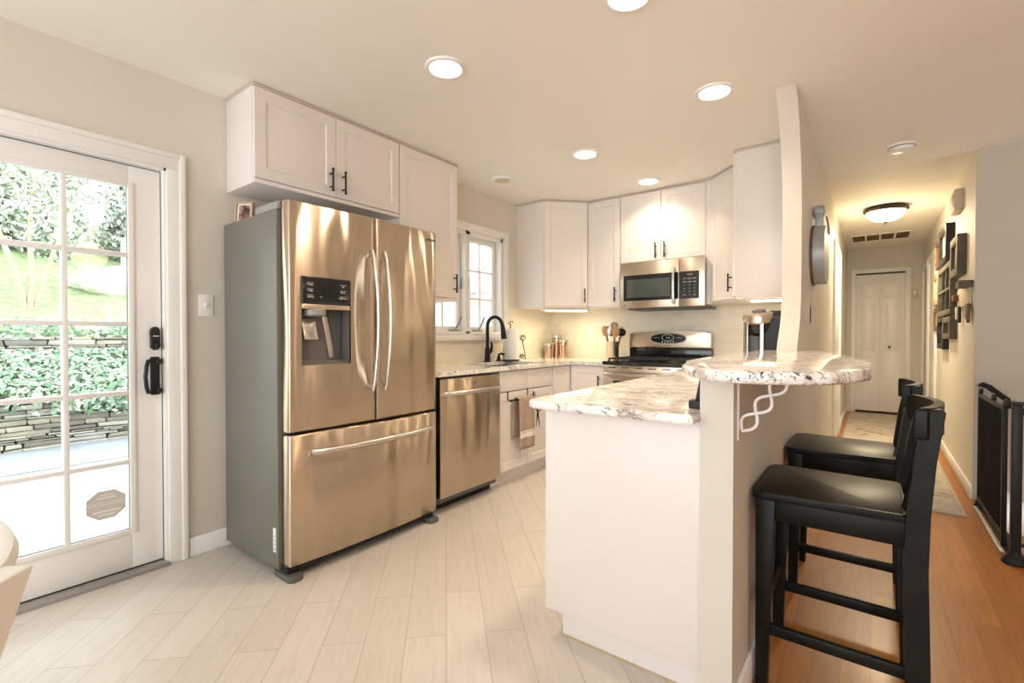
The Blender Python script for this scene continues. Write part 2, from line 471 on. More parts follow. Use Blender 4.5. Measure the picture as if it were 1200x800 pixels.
S('wall_stairwell', MB().box(XR + .001, XF, YR - .002, YR + .12, -1.6, H), M['wall_stair'])

S('wall_far_right', MB().box(XF, XF + .12, YN, YR + .12, -1.6, H), M['wall'])
w = MB(); w.box(XL - .16, -2.5, YN - .12, YN, 0, H); w.box(2.0, XF + .12, YN - .12, YN, 0, H); w.box(-2.5, 2.0, YN - .12, YN, 0, .1); w.box(-2.5, 2.0, YN - .12, YN, 2.34, H)  # unseen opening behind the camera, cut wide to admit fill daylight
S('wall_rear', w, M['wall'])
# stair flight going down behind the gate
st = MB()
for k in range(6):
    st.box(.60 + .27 * k, .60 + .27 * (k + 1), 3.42, YR, -1.5, -.19 * (k + 1))
S('floor_stairs', st, M['oak'])
S('wall_stair_side', MB().box(.60, XF, 3.40, 3.42, -1.6, -.001), M['wall'])
S('trim_1', MB().box(.57, .635, 3.42, YR, -.045, .006, .006), M['frame_black'], 'dark nosing at the head of the stairs')
# skirting down the stairwell wall
S('trim_2', MB().prism([(.68, -.16), (.68, .10), (.72, .10), (2.6, -1.32), (2.6, -1.58)], YR - .018, YR, 'xz'), M['trim'], 'white skirting sloping down the stairwell wall')
# tile on the walls
S('wall_tile_back', MB().box(XL + .012, WX0, YB - .012, YB, .915, 1.42), M['splash_back'])
t = MB(); t.box(XL, XL + .012, 2.06, 2.55, .915, 1.42); t.box(XL, XL + .012, 2.55, 3.67, .915, 1.105); t.box(XL, XL + .012, 3.67, YB, .915, 1.42)
S('wall_tile_left', t, M['splash_left'])
# baseboards
def base(name, x0, x1, y0, y1):
    S(name, MB().box(x0, x1, y0, y1, 0, .10, .005), M['trim'])
base('baseboard_left', XL, XL + .016, .955, 2.05)
base('baseboard_half_wall', WX1, WX1 + .014, 1.505, 2.93); base('baseboard_bar', WX1, WX1 + .014, 2.93, 5.70)
base('baseboard_hall_left', WX1, WX1 + .014, 6.78, YE)
base('baseboard_hall_right', XR - .016, XR, YR - .01, 6.98)
base('baseboard_hall_end', WX1, -.285, YE - .016, YE)
base('baseboard_hall_end.001', .42, XR, YE - .016, YE)

# ------------------------------------------------------------------ patio door (door_1) and casing
def casing_rect(name, M4, y0, y1, ztop, w=.088, label=None, z0=0):
    # local: x along the wall, y out of the wall, z up; stepped profile casing around an opening
    mb = MB(M4)
    for (a, b) in ((y0 - w, y0), (y1, y1 + w)):
        mb.box(a, b, 0, .016, z0, ztop, .003)
    mb.box(y0 - w, y1 + w, 0, .016, ztop, ztop + w, .003)
    o = .022; q = .026
    mb.box(y0 - w, y0 - w + q, .012, o + .002, z0, ztop + w, .004); mb.box(y1 + w - q, y1 + w, .012, o + .002, z0, ztop + w, .004)
    mb.box(y0 - w + q, y1 + w - q, .012, o + .002, ztop + w - q, ztop + w, .004)
    return S(name, mb, M['trim'], label)
left_M = frame_matrix((XL, 0, 0), (0, 1, 0), (0, 0, 1))            # x -> +Y, y -> up, z -> +X
def LW(): # x along wall +Y, y out of wall (+X), z up
    m = Matrix.Identity(4)
    m[0][0], m[0][1], m[0][3] = 0, 1, XL
    m[1][0], m[1][1] = 1, 0
    return m
casing_rect('trim_3', LW(), DY0, DY1, DZ, .08, 'white moulded casing around the patio door')
S('trim_4', MB().box(XL - .16, XL + .004, DY0 - .001, DY0 + .014, 0, DZ).box(XL - .16, XL + .004, DY1 - .010, DY1 + .001, 0, DZ).box(XL - .16, XL + .004, DY0, DY1, DZ - .012, DZ + .001), M['trim'], 'white jamb of the patio door')
S('trim_5', MB().box(XL - .16, XL + .03, DY0, DY1, -.003, .016, .004), M['midgrey'], 'grey metal threshold under the patio door')
door = thing('door_1', (XL - .06, DY0, .02), 'white patio door of fifteen lights with black lockset', None, kind='structure')
d0, d1, dz0, dz1 = DY0 + .018, DY1 - .014, .022, DZ - .016
g0, g1, gz0, gz1 = .03, .728, .208, 1.872
xa, xb = XL - .078, XL - .036
mb = MB()
mb.box(xa, xb, d0, g0, dz0, dz1, .002); mb.box(xa, xb, g1, d1, dz0, dz1, .002); mb.box(xa, xb, g0, g1, dz0, gz0, .002); mb.box(xa, xb, g0, g1, gz1, dz1, .002)
mb.build('door_slab', M['trim'], door)
mb = MB()
for a, b, c, d in ((g0 - .02, g0 + .006, gz0 - .02, gz1 + .02), (g1 - .006, g1 + .02, gz0 - .02, gz1 + .02)): mb.box(xb - .002, xb + .008, a, b, c, d, .004)
mb.box(xb - .002, xb + .008, g0, g1, gz0 - .02, gz0 + .006, .004); mb.box(xb - .002, xb + .008, g0, g1, gz1 - .006, gz1 + .02, .004)
mb.build('glazing_bead', M['trim'], door)
mb = MB()
pw = (g1 - g0) / 3; ph = (gz1 - gz0) / 5
for i in (1, 2): mb.box(xa + .008, xb + .006, g0 + pw * i - .011, g0 + pw * i + .011, gz0, gz1, .004)
for j in range(1, 5): mb.box(xa + .008, xb + .0055, g0, g1, gz0 + ph * j - .011, gz0 + ph * j + .011, .004)
mb.build('muntin_grid', M['trim'], door)
mb = MB(); mb.box(xa + .018, xa + .022, g0, g1, gz0, gz1); mb.build('glass_pane', M['glass'], door)
mb = MB(); mb.box(xa + .012, xb - .004, g1 - .004, g1, gz0, gz1).box(xa + .012, xb - .004, g0, g1, gz0, gz0 + .003); mb.build('gasket', M['darkgrey'], door)
MB().box(xb - .02, xb - .001, d0, DY1 - .011, dz1, dz1 + .004).box(xb - .02, xb - .001, d1, DY1 - .0105, dz0, dz1).build('weatherstrip', M['darkgrey'], door)
mb = MB(); mb.box(xa + .005, xb, d0, d1, .017, .023); mb.build('door_sweep', M['blackmat'], door)
# lockset
mb = MB(); mb.prism([(.826 + .020 * math.cos(a) , 1.136 + (.036 if math.sin(a) > 0 else -.036) + .022 * math.sin(a)) for a in [R(15 * k) for k in range(24)]], xb, xb + .022, 'yz', .004)
dl = mb.build('deadbolt', M['blackmat'], door)
MB().box(xb + .022, xb + .0235, .815, .838, 1.146, 1.150).build('indicator_light', M['panelwhite'], dl)
MB().box(xb + .020, xb + .045, .821, .831, 1.082, 1.112, .004).build('thumb_turn', M['blackmat'], dl)
mb = MB(); mb.box(xb, xb + .014, .806, .846, .855, 1.045, .006)
hp = mb.build('handle_plate', M['blackmat'], door)
MB().tube([(xb + .012, .800, 1.025), (xb + .035, .790, 1.025), (xb + .055, .778, 1.00), (xb + .060, .772, .95), (xb + .055, .778, .895), (xb + .035, .790, .872), (xb + .012, .800, .872)], .009, 10).build('door_handle', M['blackmat'], hp)
for z in (1.022, .876):
    MB().lathe([(.011, 0), (.014, .006), (.014, .016), (.006, .022)], (xb + .012, .838, z), 14, Matrix.Rotation(R(90), 4, 'Y')).build('knob', M['blackmat'], hp)
# octagonal alarm sticker on the glass
sk = thing('window_sticker', (xa + .023, .637, .352), 'grey octagonal alarm company sticker on the patio door glass', 'sticker')
oc = []
for (a, b) in ((-.030, -.073), (.030, -.073), (.073, -.035), (.073, .035), (.030, .073), (-.030, .073), (-.073, .035), (-.073, -.035)): oc.append((.637 + a, .352 + b * .92))
MB().prism(oc, xa + .0225, xa + .0235, 'yz').build('film', M['sticker'], sk)
SM = lambda y, z: frame_matrix((xa + .0237, y, z), (0, 1, 0), (0, 0, 1))
lettering('WATCHDOG', .027, SM(.637, .356), M['stickerlet'], sk)
for y0, y1, z0, z1 in ((.60, .674, .382, .389), (.612, .662, .396, .401), (.585, .69, .318, .326), (.604, .67, .303, .309)): MB().box(xa + .0236, xa + .0238, y0, y1, z0, z1).build('printed_line', M['stickerlet'], sk)

# ------------------------------------------------------------------ kitchen window (window_1)
win = thing('window_1', (XL, 3.1, WZ0), 'white double casement window over the sink', None, kind='structure')
cm = MB(LW()); cw = .065
cm.box(WY0 - cw, WY0, 0, .018, WZ0 - .02, WZ1, .003).box(WY1, WY1 + cw, 0, .018, WZ0 - .02, WZ1, .003).box(WY0 - cw, WY1 + cw, 0, .018, WZ1, WZ1 + cw, .003)
cm.build('casing', M['trim'], win)
MB().box(XL - .14, XL + .045, WY0 - cw - .01, WY1 + cw + .01, WZ0 - .06, WZ0 - .015, .006).build('sill', M['trim'], win)
fm = MB(); X0, X1 = XL - .15, XL - .005
ym = 3.11
fm.box(X0, X1, WY0, WY0 + .03, WZ0 - .02, WZ1).box(X0, X1, WY1 - .03, WY1, WZ0 - .02, WZ1).box(X0, X1, WY0, WY1, WZ1 - .03, WZ1).box(X0, X1, WY0, WY1, WZ0 - .02, WZ0 + .02).box(X0, X1, ym - .028, ym + .028, WZ0, WZ1, .003)
fm.build('frame', M['trim'], win)
for (a, b) in ((WY0 + .032, ym - .030), (ym + .030, WY1 - .032)):
    c, d = WZ0 + .022, WZ1 - .032; sw = .042
    xs0, xs1 = XL - .115, XL - .07
    s = MB(); s.box(xs0, xs1, a, a + sw, c, d, .003).box(xs0, xs1, b - sw, b, c, d, .003).box(xs0, xs1, a + sw, b - sw, c, c + sw, .003).box(xs0, xs1, a + sw, b - sw, d - sw, d, .003)
    so = s.build('sash', M['trim'], win)
    gm = MB(); hh = (d - c - 2 * sw) / 3; mid = (a + b) / 2
    gm.box(xs0 + .012, xs1 - .01, mid - .008, mid + .008, c + sw, d - sw)
    for j in (1, 2): gm.box(xs0 + .012, xs1 - .0105, a + sw, b - sw, c + sw + hh * j - .008, c + sw + hh * j + .008)
    gm.build('muntin_grid', M['trim'], so)
    MB().box(xs0 + .02, xs0 + .024, a + sw, b - sw, c + sw, d - sw).build('glass_pane', M['glass'], so)
    cy = a + (b - a) * (.72 if a < ym - .1 else .30)
    ck = MB(); ck.box(XL - .062, XL - .005, cy - .045, cy + .045, WZ0 + .02, WZ0 + .036, .006)
    co = ck.build('crank_base', M['midgrey'], win)
    MB().tube([(XL - .03, cy + .01, WZ0 + .036), (XL - .02, cy + .02, WZ0 + .06), (XL - .01, cy + .03, WZ0 + .085), (XL - .005, cy + .045, WZ0 + .12), (XL - .005, cy + .052, WZ0 + .135)], .009, 8).ball((XL - .005, cy + .054, WZ0 + .142), .011).build('crank_handle', M['midgrey'], co)
    ly = ym - .05 if a < ym - .1 else ym + .05
    MB().box(XL - .068, XL - .05, ly - .014, ly + .014, 1.56, 1.65, .003).build('sash_lock', M['gal'] if a < ym - .1 else M['bronze'], win)

# ------------------------------------------------------------------ hall doors and casings
hd = thing('door_2', (.08, YE, 0), 'white closet bifold door at the end of the hall', None, kind='structure')
HM = Matrix.Translation((0, YE, 0)) @ Matrix.Rotation(R(180), 4, 'Z')   # local x mirrored: x -> -X, y -> -Y (out of the wall)
casing_rect('trim_6', HM, -.365, .215, 2.075, .062, 'white casing around the hall closet door')
for x0, x1 in ((-.213, .0765), (.0785, .363)):
    mb = MB(); yf = YE - .012
    mb.box(x0, x1, yf, yf + .02, .03, 2.05, .002)
    p = mb.build('door_leaf', M['trim'], hd)
    for (z0, z1, nm) in ((.16, .80, 1), (.92, 1.62, 1), (1.70, 1.93, 1)):
        a, b = x0 + .055, x1 - .055
        q = MB(); q.box(a, b, yf - .004, yf, z0, z1, .003); q.box(a + .022, b - .022, yf - .009, yf - .003, z0 + .022, z1 - .022, .004)
        q.build('raised_panel', M['trim'], p)
MB().ball((.185, YE - .045, .98), .016).cyl((.185, YE - .04, .98), (.185, YE - .012, .98), .006).build('door_knob', M['bronze'], hd)
MB().box(-.213, .363, YE - .004, YE - .001, 2.05, 2.075).box(-.213, .363, YE - .004, YE - .001, 0, .03).build('door_gap', M['blackmat'], hd)
HL = Matrix.Identity(4); HL[0][0], HL[0][1], HL[0][3] = 0, 1, WX1; HL[1][0], HL[1][1] = 1, 0
casing_rect('trim_7', HL, 5.80, 6.68, 2.04, .07, 'white casing on the left side of the hall')
dd = thing('door_3', (WX1, 6.2, 0), 'white side door on the left of the hall', None, kind='structure')
MB().box(WX1, WX1 + .006, 5.80, 6.68, .01, 2.04).build('door_slab', M['trim'], dd)
MB().box(WX1 + .006, WX1 + .010, 5.95, 6.53, .2, .85, .003).box(WX1 + .006, WX1 + .010, 5.95, 6.53, 1.0, 1.9, .003).build('raised_panel', M['trim'], dd)
HR = Matrix.Identity(4); HR[0][0], HR[0][1], HR[0][3] = 0, -1, XR; HR[1][0], HR[1][1] = 1, 0
casing_rect('trim_8', HR, 7.10, 7.86, 2.04, .075, 'white casing on the right side of the hall')
dd = thing('door_4', (XR, 7.5, 0), 'white side door on the right of the hall', None, kind='structure')
MB().box(XR - .006, XR, 7.10, 7.86, .01, 2.04).build('door_slab', M['trim'], dd)
MB().box(XR - .010, XR - .006, 7.22, 7.74, .2, .85, .003).box(XR - .010, XR - .006, 7.22, 7.74, 1.0, 1.9, .003).build('raised_panel', M['trim'], dd)
casing_rect('trim_9', HR, 8.08, 8.74, 2.04, .07, 'white casing deepest on the right of the hall')

# ------------------------------------------------------------------ ceiling fixtures
spots = [(-1.653, 1.655, 'round recessed ceiling light above the stretch in front of the refrigerator'), (-.681, 2.672, 'round recessed ceiling light nearest the bar partition'),
         (-1.641, 3.033, 'round recessed ceiling light in the middle, ahead of the sink window'), (-1.509, 3.886, 'round recessed ceiling light closest to the microwave cabinet'),
         (-.747, 1.72, 'recessed ceiling light cut by the top edge of the photo')]
for x, y, lab in spots:
    t = thing('recessed_light', (x, y, H), lab, 'ceiling light', 'recessed kitchen ceiling lights')
    MB().lathe([(.072, -.004), (.080, -.011), (.094, -.009), (.099, -.001), (.099, .0), (.072, .0)], (x, y, H), 40, cap=False).build('trim_ring', M['white'], t)
    MB().lathe([(.074, -.006), (.05, -.0065), (.001, -.007)], (x, y, H), 32, cap=False).build('diffuser', M['emit_can'], t)
    area_light('downlight', (x, y, H - .014), .13, CAN_W, CAN_COL, spread=125, parent=t)
t = thing('ceiling_speaker', (-2.454, 3.117, H), 'small round white ceiling speaker with grille near the window', 'speaker')
MB().lathe([(.001, -.012), (.06, -.012), (.064, -.009)], (-2.454, 3.117, H), 32, cap=False).build('grille', M['matboard'], t)
MB().lathe([(.062, -.010), (.066, -.014), (.088, -.008), (.092, 0)], (-2.454, 3.117, H), 32, cap=False).build('rim', M['white'], t)
t = thing('smoke_detector', (.14, 4.20, H), 'round white smoke detector on the ceiling before the hall', 'smoke detector')
MB().lathe([(.085, 0), (.085, -.012), (.07, -.016), (.066, -.034), (.055, -.040), (.001, -.041)], (.14, 4.20, H), 32, cap=False).build('housing', M['white'], t)
MB().lathe([(.076, -.012), (.078, -.016), (.072, -.018)], (.14, 4.20, H), 32, cap=False).build('vent_ring', M['midgrey'], t)
t = thing('flush_mount_light', (.089, 6.13, H), 'bronze flush mount hall light with a glowing white glass bowl', 'ceiling light')
c = (.089, 6.13, H)
MB().lathe([(.17, 0), (.185, -.012), (.188, -.030), (.172, -.048), (.160, -.046)], c, 40, cap=False).build('pan', M['bronze'], t)
MB().lathe([(.164, -.044), (.155, -.075), (.125, -.108), (.08, -.130), (.03, -.140), (.001, -.141)], c, 40, cap=False).build('glass_bowl', M['emit_hall'], t)
MB().lathe([(.012, -.138), (.016, -.146), (.010, -.155), (.012, -.162), (.004, -.172), (.001, -.174)], c, 16, cap=False).build('finial', M['bronze'], t)
pl = bpy.data.lights.new('hall_bulb', 'POINT'); pl.energy = HALL_W; pl.color = HALL_COL; pl.shadow_soft_size = .12
po = bpy.data.objects.new('hall_bulb', pl); COL.objects.link(po); po.parent = t; po.location = (0, 0, -.30)
area_light('hall_bowl_glow', (c[0], c[1], H - .19), .26, 24, (1, .82, .56), spread=180, parent=t)
t = thing('return_air_grille', (.06, 7.88, H), 'white ceiling return grille with four dark louvred openings in the hall', 'vent')
g = MB(); gx0, gx1, gy0, gy1 = -.25, .37, 7.62, 8.14
g.box(gx0, gx1, gy0, gy0 + .03, H - .012, H, .003).box(gx0, gx1, gy1 - .03, gy1, H - .012, H, .003)
sw = (gx1 - gx0 - .02) / 4
for k in range(5): g.box(gx0 + k * sw, gx0 + k * sw + .02, gy0, gy1, H - .0119, H)
g.build('frame', M['trim'], t)
for k in range(4):
    s = MB()
    for j in range(24):
        y = gy0 + .035 + j * .0192
        s.face([(gx0 + k * sw + .02, y, H - .009), (gx0 + k * sw + sw, y, H - .009), (gx0 + k * sw + sw, y + .014, H - .001), (gx0 + k * sw + .02, y + .014, H - .001)])
    s.build('louvre', M['rope'], t)

# ------------------------------------------------------------------ cabinets
def pull(M4, parent, x, z0, z1, horizontal=False, local=True):
    # bar pull standing off a door whose face is local y = 0
    mb = MB(M4, local)
    mb.cyl((x, -.032, z0), (x, -.032, z1), .0058, n=12)
    mb.ball((x, -.032, z0), .0085, n=10).ball((x, -.032, z1), .0085, n=10)
    for z in (z0 + .022, z1 - .022): mb.cyl((x, 0, z), (x, -.032, z), .005, n=10)
    return mb.build('handle', M['bronze'], parent)
def panel_door(M4, parent, x0, x1, z0, z1, name='door', t=.02, fr=.058, local=True):
    mb = MB(M4, local)
    def rect(i, y): return [(x0 + i, y, z0 + i), (x1 - i, y, z0 + i), (x1 - i, y, z1 - i), (x0 + i, y, z1 - i)]
    loops = [rect(0, t), rect(0, .002), rect(.002, 0), rect(fr, 0), rect(fr + .006, .007), rect(fr + .010, .007), rect(fr + .040, .0025), rect(fr + .042, .0022)]
    V = [[mb._v(p) for p in lp] for lp in loops]
    for a, b in zip(V, V[1:]):
        for i in range(4): mb.bm.faces.new((a[i], a[(i + 1) % 4], b[(i + 1) % 4], b[i]))
    mb.bm.faces.new(V[-1]); mb.bm.faces.new(V[0][::-1])
    return mb.build(name, M['cab'], parent, angle=20)
I4 = Matrix.Identity(4)
def cabinet(name, loc, rot, label, group, w, d, z0, z1, doors, crown=True, kick=False, cat='cabinet', drawers=(), rail=True):
    """root at the left end of the front, local x right, y into the wall, z up; doors: (x0,x1,z0,z1,handle x or None, hz0,hz1)"""
    t = thing(name, (loc[0], loc[1], z0), label, cat, group, rot)
    h = z1 - z0
    body = MB(I4, True)
    if kick:
        body.box(0, .018, .021, d, .10, h).box(w - .018, w, .021, d, .10, h).box(.018, w - .018, .021, d, .10, .118).box(.018, w - .018, d - .012, d, .118, h).box(.018, w - .018, .021, .040, h - .06, h - .005)
    else: body.box(0, w, .021, d, 0, h, .001)
    body.build('carcass', M['cab'], t)
    if kick: MB(I4, True).box(0, w, .075, .09, 0, .10).build('toe_kick', M['cab'], t)
    if crown: MB(I4, True).box(-.002, w + .002, .004, d, h, h + .016, .003).build('top_moulding', M['cabgap'], t)
    for (a, b, c, e, hx, h0, h1) in doors:
        do = panel_door(I4, t, a, b, c - z0, e - z0)
        if hx is not None: pull(I4, do, hx, h0 - z0, h1 - z0)
    for (a, b, c, e) in drawers:
        MB(I4, True).box(a, b, 0, .02, c - z0, e - z0, .002).build('drawer_front', M['cab'], t)
    return t
UZ1 = 2.422
G1 = 'white kitchen wall cabinets'
XC = -2.51                                      # front of the left wall cabinets
# above the fridge: two doors
t = cabinet('wall_cabinet', (XC, 1.152), R(90), 'wide white two-door wall cabinet above the refrigerator', G1, .932, .318, 1.93, UZ1,
        [(.003, .464, 1.957, UZ1 - .004, .425, 1.985, 2.105), (.467, .929, 1.957, UZ1 - .004, .507, 1.985, 2.105)])
MB(I4, True).box(0, .932, -.002, .02, 0, .012, .003).box(0, .932, .006, .02, .012, .025, .002).build('light_rail', M['cab'], t)
t = cabinet('wall_cabinet', (XC, 2.086), R(90), 'tall white wall cabinet between refrigerator and sink window', G1, .552, .318, 1.405, UZ1,
        [(.003, .549, 1.43, UZ1 - .004, .51, 1.475, 1.60)])
MB(I4, True).box(0, .552, -.002, .02, 0, .010, .003).box(0, .552, .006, .02, .010, .022, .002).build('light_rail', M['cab'], t)
# left diagonal corner
t = thing('corner_wall_cabinet', (-2.51, 3.815, 1.41), 'white diagonal corner wall cabinet left of the range, beside the window', 'cabinet', G1)
MB().prism([(XL, 3.815), (-2.51, 3.815), (-2.205, 4.12), (-2.205, YB), (XL, YB)], 1.41, UZ1, bev=.001, seg=1).build('carcass', M['cab'], t)
MB().prism([(XL, 3.812), (-2.508, 3.812), (-2.202, 4.118), (-2.202, YB), (XL, YB)], UZ1, UZ1 + .016).build('top_moulding', M['cabgap'], t)
def diag(t, p0, p1, z0, z1, hx, h0, h1):
    p0 = Vector((*p0, 0)); p1 = Vector((*p1, 0)); dvec = (p1 - p0); wdt = dvec.length; r = dvec.normalized()
    y = Vector((-r.y, r.x, 0))
    Mx = Matrix.Identity(4)
    o = p0 - y * .021
    for i in range(3): Mx[i][0], Mx[i][1], Mx[i][2], Mx[i][3] = r[i], y[i], (0, 0, 1)[i], o[i]
    do = panel_door(Mx, t, .006, wdt - .006, z0, z1, local=False)
    if hx is not None: pull(Mx, do, hx if hx > 0 else wdt + hx, h0, h1, local=False)
diag(t, (-2.51, 3.815), (-2.205, 4.12), 1.425, UZ1 - .004, -.04, 1.47, 1.59)
cabinet('wall_cabinet', (-2.203, 4.12), 0, 'narrow white wall cabinet between the left corner cabinet and microwave', G1, .336, .328, 1.41, UZ1,
        [(.003, .333, 1.425, UZ1 - .004, .292, 1.47, 1.59)])
cabinet('wall_cabinet', (-1.866, 4.12), 0, 'short white two-door wall cabinet directly above the microwave', G1, .756, .328, 1.80, UZ1,
        [(.003, .376, 1.812, UZ1 - .004, .338, 1.835, 1.955), (.380, .753, 1.812, UZ1 - .004, .418, 1.835, 1.955)])
# right diagonal corner and end cabinet on the partition
t = thing('corner_wall_cabinet', (-1.06, 4.12, 1.41), 'white diagonal corner wall cabinet right of the microwave', 'cabinet', G1)
MB().prism([(-1.110, YB), (-1.110, 4.12), (-1.06, 4.12), (-.79, 3.85), (WX0, 3.85), (WX0, YB)], 1.41, UZ1).build('carcass', M['cab'], t)
MB().prism([(-1.112, YB), (-1.112, 4.115), (-1.062, 4.115), (-.792, 3.848), (WX0, 3.85), (WX0, YB)], UZ1, UZ1 + .016).build('top_moulding', M['cabgap'], t)
diag(t, (-1.06, 4.12), (-.79, 3.85), 1.425, UZ1 - .004, -.075, 1.49, 1.61)
cabinet('wall_cabinet', (-.79, 3.85), R(-90), 'white end wall cabinet with a plain side panel against the bar partition', G1, .25, .37, 1.405, UZ1,
        [(.003, .247, 1.425, UZ1 - .004, None, 0, 0)])
# under-cabinet lights
for (a, b, lab) in (((-2.56, 3.88), (-2.25, 4.19), 'glowing strip light under the left corner wall cabinet'), ((-.72, 3.70), (-.44, 3.70), 'glowing strip light under the end cabinet above the coffee maker')):
    a = Vector((*a, 1.405)); b = Vector((*b, 1.405)); m_ = (a + b) / 2
    t = thing('under_cabinet_light', m_, lab, 'light', 'under cabinet strip lights')
    ang = math.atan2((b - a).y, (b - a).x); Mx = Matrix.Translation(m_) @ Matrix.Rotation(ang, 4, 'Z'); hl = (b - a).length / 2
    MB(Mx).box(-hl, hl, -.035, .035, -.012, 0, .002).build('housing', M['white'], t)
    MB(Mx).box(-hl + .03, hl - .004, -.030, .030, -.020, -.011, .004).build('diffuser', M['emit_strip'], t)
    l = area_light('strip_glow', m_ + Vector((0, 0, -.024)), hl * 1.8, STRIP_W, STRIP_COL, (0, 0, ang), .05, 170, parent=t)
# base cabinets
G2 = 'white kitchen base cabinets'
t = cabinet('base_cabinet', (-2.225, 2.765), R(90), 'white sink base cabinet with two doors, beside the dishwasher', G2, .765, .58, 0, .883,
        [(.003, .381, .118, .715, None, 0, 0), (.384, .762, .118, .715, .425, .56, .69)], crown=False, kick=True, drawers=[(.003, .381, .722, .875), (.384, .762, .722, .875)])
t = thing('corner_base_cabinet', (-2.225, 3.53, 0), 'white corner base cabinet under the counter, between sink and range', 'cabinet', G2)
MB().prism([(XL + .002, 3.532), (-2.246, 3.532), (-2.246, 3.852), (-1.885, 3.852), (-1.885, YB - .002), (XL + .002, YB - .002)], .10, .883).build('carcass', M['cab'], t)
MB().prism([(XL + .002, 3.532), (-2.30, 3.532), (-2.30, 3.90), (-1.885, 3.90), (-1.885, YB - .002), (XL + .002, YB - .002)], 0, .10).build('toe_kick', M['cab'], t)
Mx = Matrix.Translation((-2.225, 3.53, 0)) @ Matrix.Rotation(R(90), 4, 'Z')
panel_door(Mx, t, .004, .298, .118, .875, local=False)
Mx = Matrix.Translation((-2.223, 3.831, 0))
do = panel_door(Mx, t, .004, .334, .118, .875, local=False)
pull(Mx, do, .295, .66, .79, local=False)
# peninsula
t = thing('peninsula_cabinet', (-.71, 1.54, 0), 'long white peninsula base cabinet with plain end panel facing the camera', 'cabinet', G2)
MB().box(-1.0, WX0 - .002, 1.536, 1.556, .105, .883, .002).build('end_panel', M['cab'], t)
MB().box(-.978, WX0 - .002, 1.558, YB - .002, .105, .883).build('carcass', M['cab'], t)
MB().box(-.945, WX0 - .002, 1.575, YB - .002, 0, .105).build('toe_kick', M['cab'], t)
MB().box(-.945, WX0 - .002, 1.571, 1.577, 0, .006).build('floor_caulk', M['frame_tan'], t)
Mx = Matrix.Translation((-1.0, 3.80, 0)) @ Matrix.Rotation(R(-90), 4, 'Z')
for k in range(4):
    a = k * .56 + .004; b = a + .552
    do = panel_door(Mx, t, a, b, .118, .70, local=False); pull(Mx, do, (b - .04) if k % 2 == 0 else (a + .04), .55, .68, local=False)
    MB(Mx).box(a, b, 0, .02, .708, .875, .002).build('drawer_front', M['cab'], t)

# ------------------------------------------------------------------ counters
cz0, cz1 = .885, .915
ct = MB()
sx0, sx1, sy0, sy1 = -2.70, -2.30, 2.83, 3.495
xs = [XL + .013, sx0, sx1, -2.20]; ys = [2.085, sy0, sy1, YB - .013]
ox = ct
# slab with a sink cut-out, then the back run
poly_ok = []
for i in range(3):
    for j in range(3):
        if i == 1 and j == 1: continue
        poly_ok.append((xs[i], xs[i + 1], ys[j], ys[j + 1]))
vd = {}
def cv(x, y, z):
    k = (round(x, 4), round(y, 4), z)
    if k not in vd: vd[k] = ct._v((x, y, z))
    return vd[k]
yb0 = 3.815
cells = []
XS = xs + [-1.883]; YS = [2.085, sy0, sy1, yb0, YB - .013]
for i in range(4):
    for j in range(4):
        if i == 1 and j == 1: continue
        if i == 3 and j < 3: continue
        cells.append((i, j))
for i, j in cells:
    q = [(XS[i], YS[j]), (XS[i + 1], YS[j]), (XS[i + 1], YS[j + 1]), (XS[i], YS[j + 1])]
    ct.bm.faces.new([cv(x, y, cz1) for x, y in q]); ct.bm.faces.new([cv(x, y, cz0) for x, y in q[::-1]])
    for di, dj, e in ((0, -1, (0, 1)), (1, 0, (1, 2)), (0, 1, (2, 3)), (-1, 0, (3, 0))):
        if (i + di, j + dj) not in cells:
            p, r_ = q[e[0]], q[e[1]]
            ct.bm.faces.new((cv(*p, cz0), cv(*r_, cz0), cv(*r_, cz1), cv(*p, cz1)))
es = [e for e in ct.bm.edges if len(e.link_faces) == 2 and e.calc_face_angle(0) > 1.2 and abs(e.verts[0].co.z - e.verts[1].co.z) < 1e-5 and e.verts[0].co.z > .9]
bmesh.ops.bevel(ct.bm, geom=es, offset=.009, segments=3, affect='EDGES', profile=.5)
tag(ct.build('countertop', M['granite']), 'speckled granite countertop along the sink wall, into the corner by the range', 'countertop')
def rounded(poly, rad, seg=6):
    out = []
    n = len(poly)
    for i in range(n):
        p0, p, p1 = Vector(poly[i - 1]), Vector(poly[i]), Vector(poly[(i + 1) % n])
        r = rad[i] if isinstance(rad, (list, tuple)) else rad
        if r <= 0: out.append(tuple(p)); continue
        a = (p0 - p).normalized(); b = (p1 - p).normalized()
        ang = a.angle(b); dist = min(r / math.tan(ang / 2), (p0 - p).length * .49, (p1 - p).length * .49)
        s, e = p + a * dist, p + b * dist
        for k in range(seg + 1):
            u = k / seg; out.append(tuple((1 - u) ** 2 * s + 2 * u * (1 - u) * p + u * u * e))
    return out
pp = [(-1.02, 1.435), (WX0 - .001, 1.435), (WX0 - .001, YB - .013), (-1.118, YB - .013), (-1.118, 3.83), (-1.02, 3.83)]
tag(MB().prism(rounded(pp, [.03, 0, 0, 0, 0, 0]), cz0, cz1, bev=.011, seg=4).build('countertop', M['granite']), 'lower granite countertop on the white peninsula, with one corner toward the camera', 'countertop')
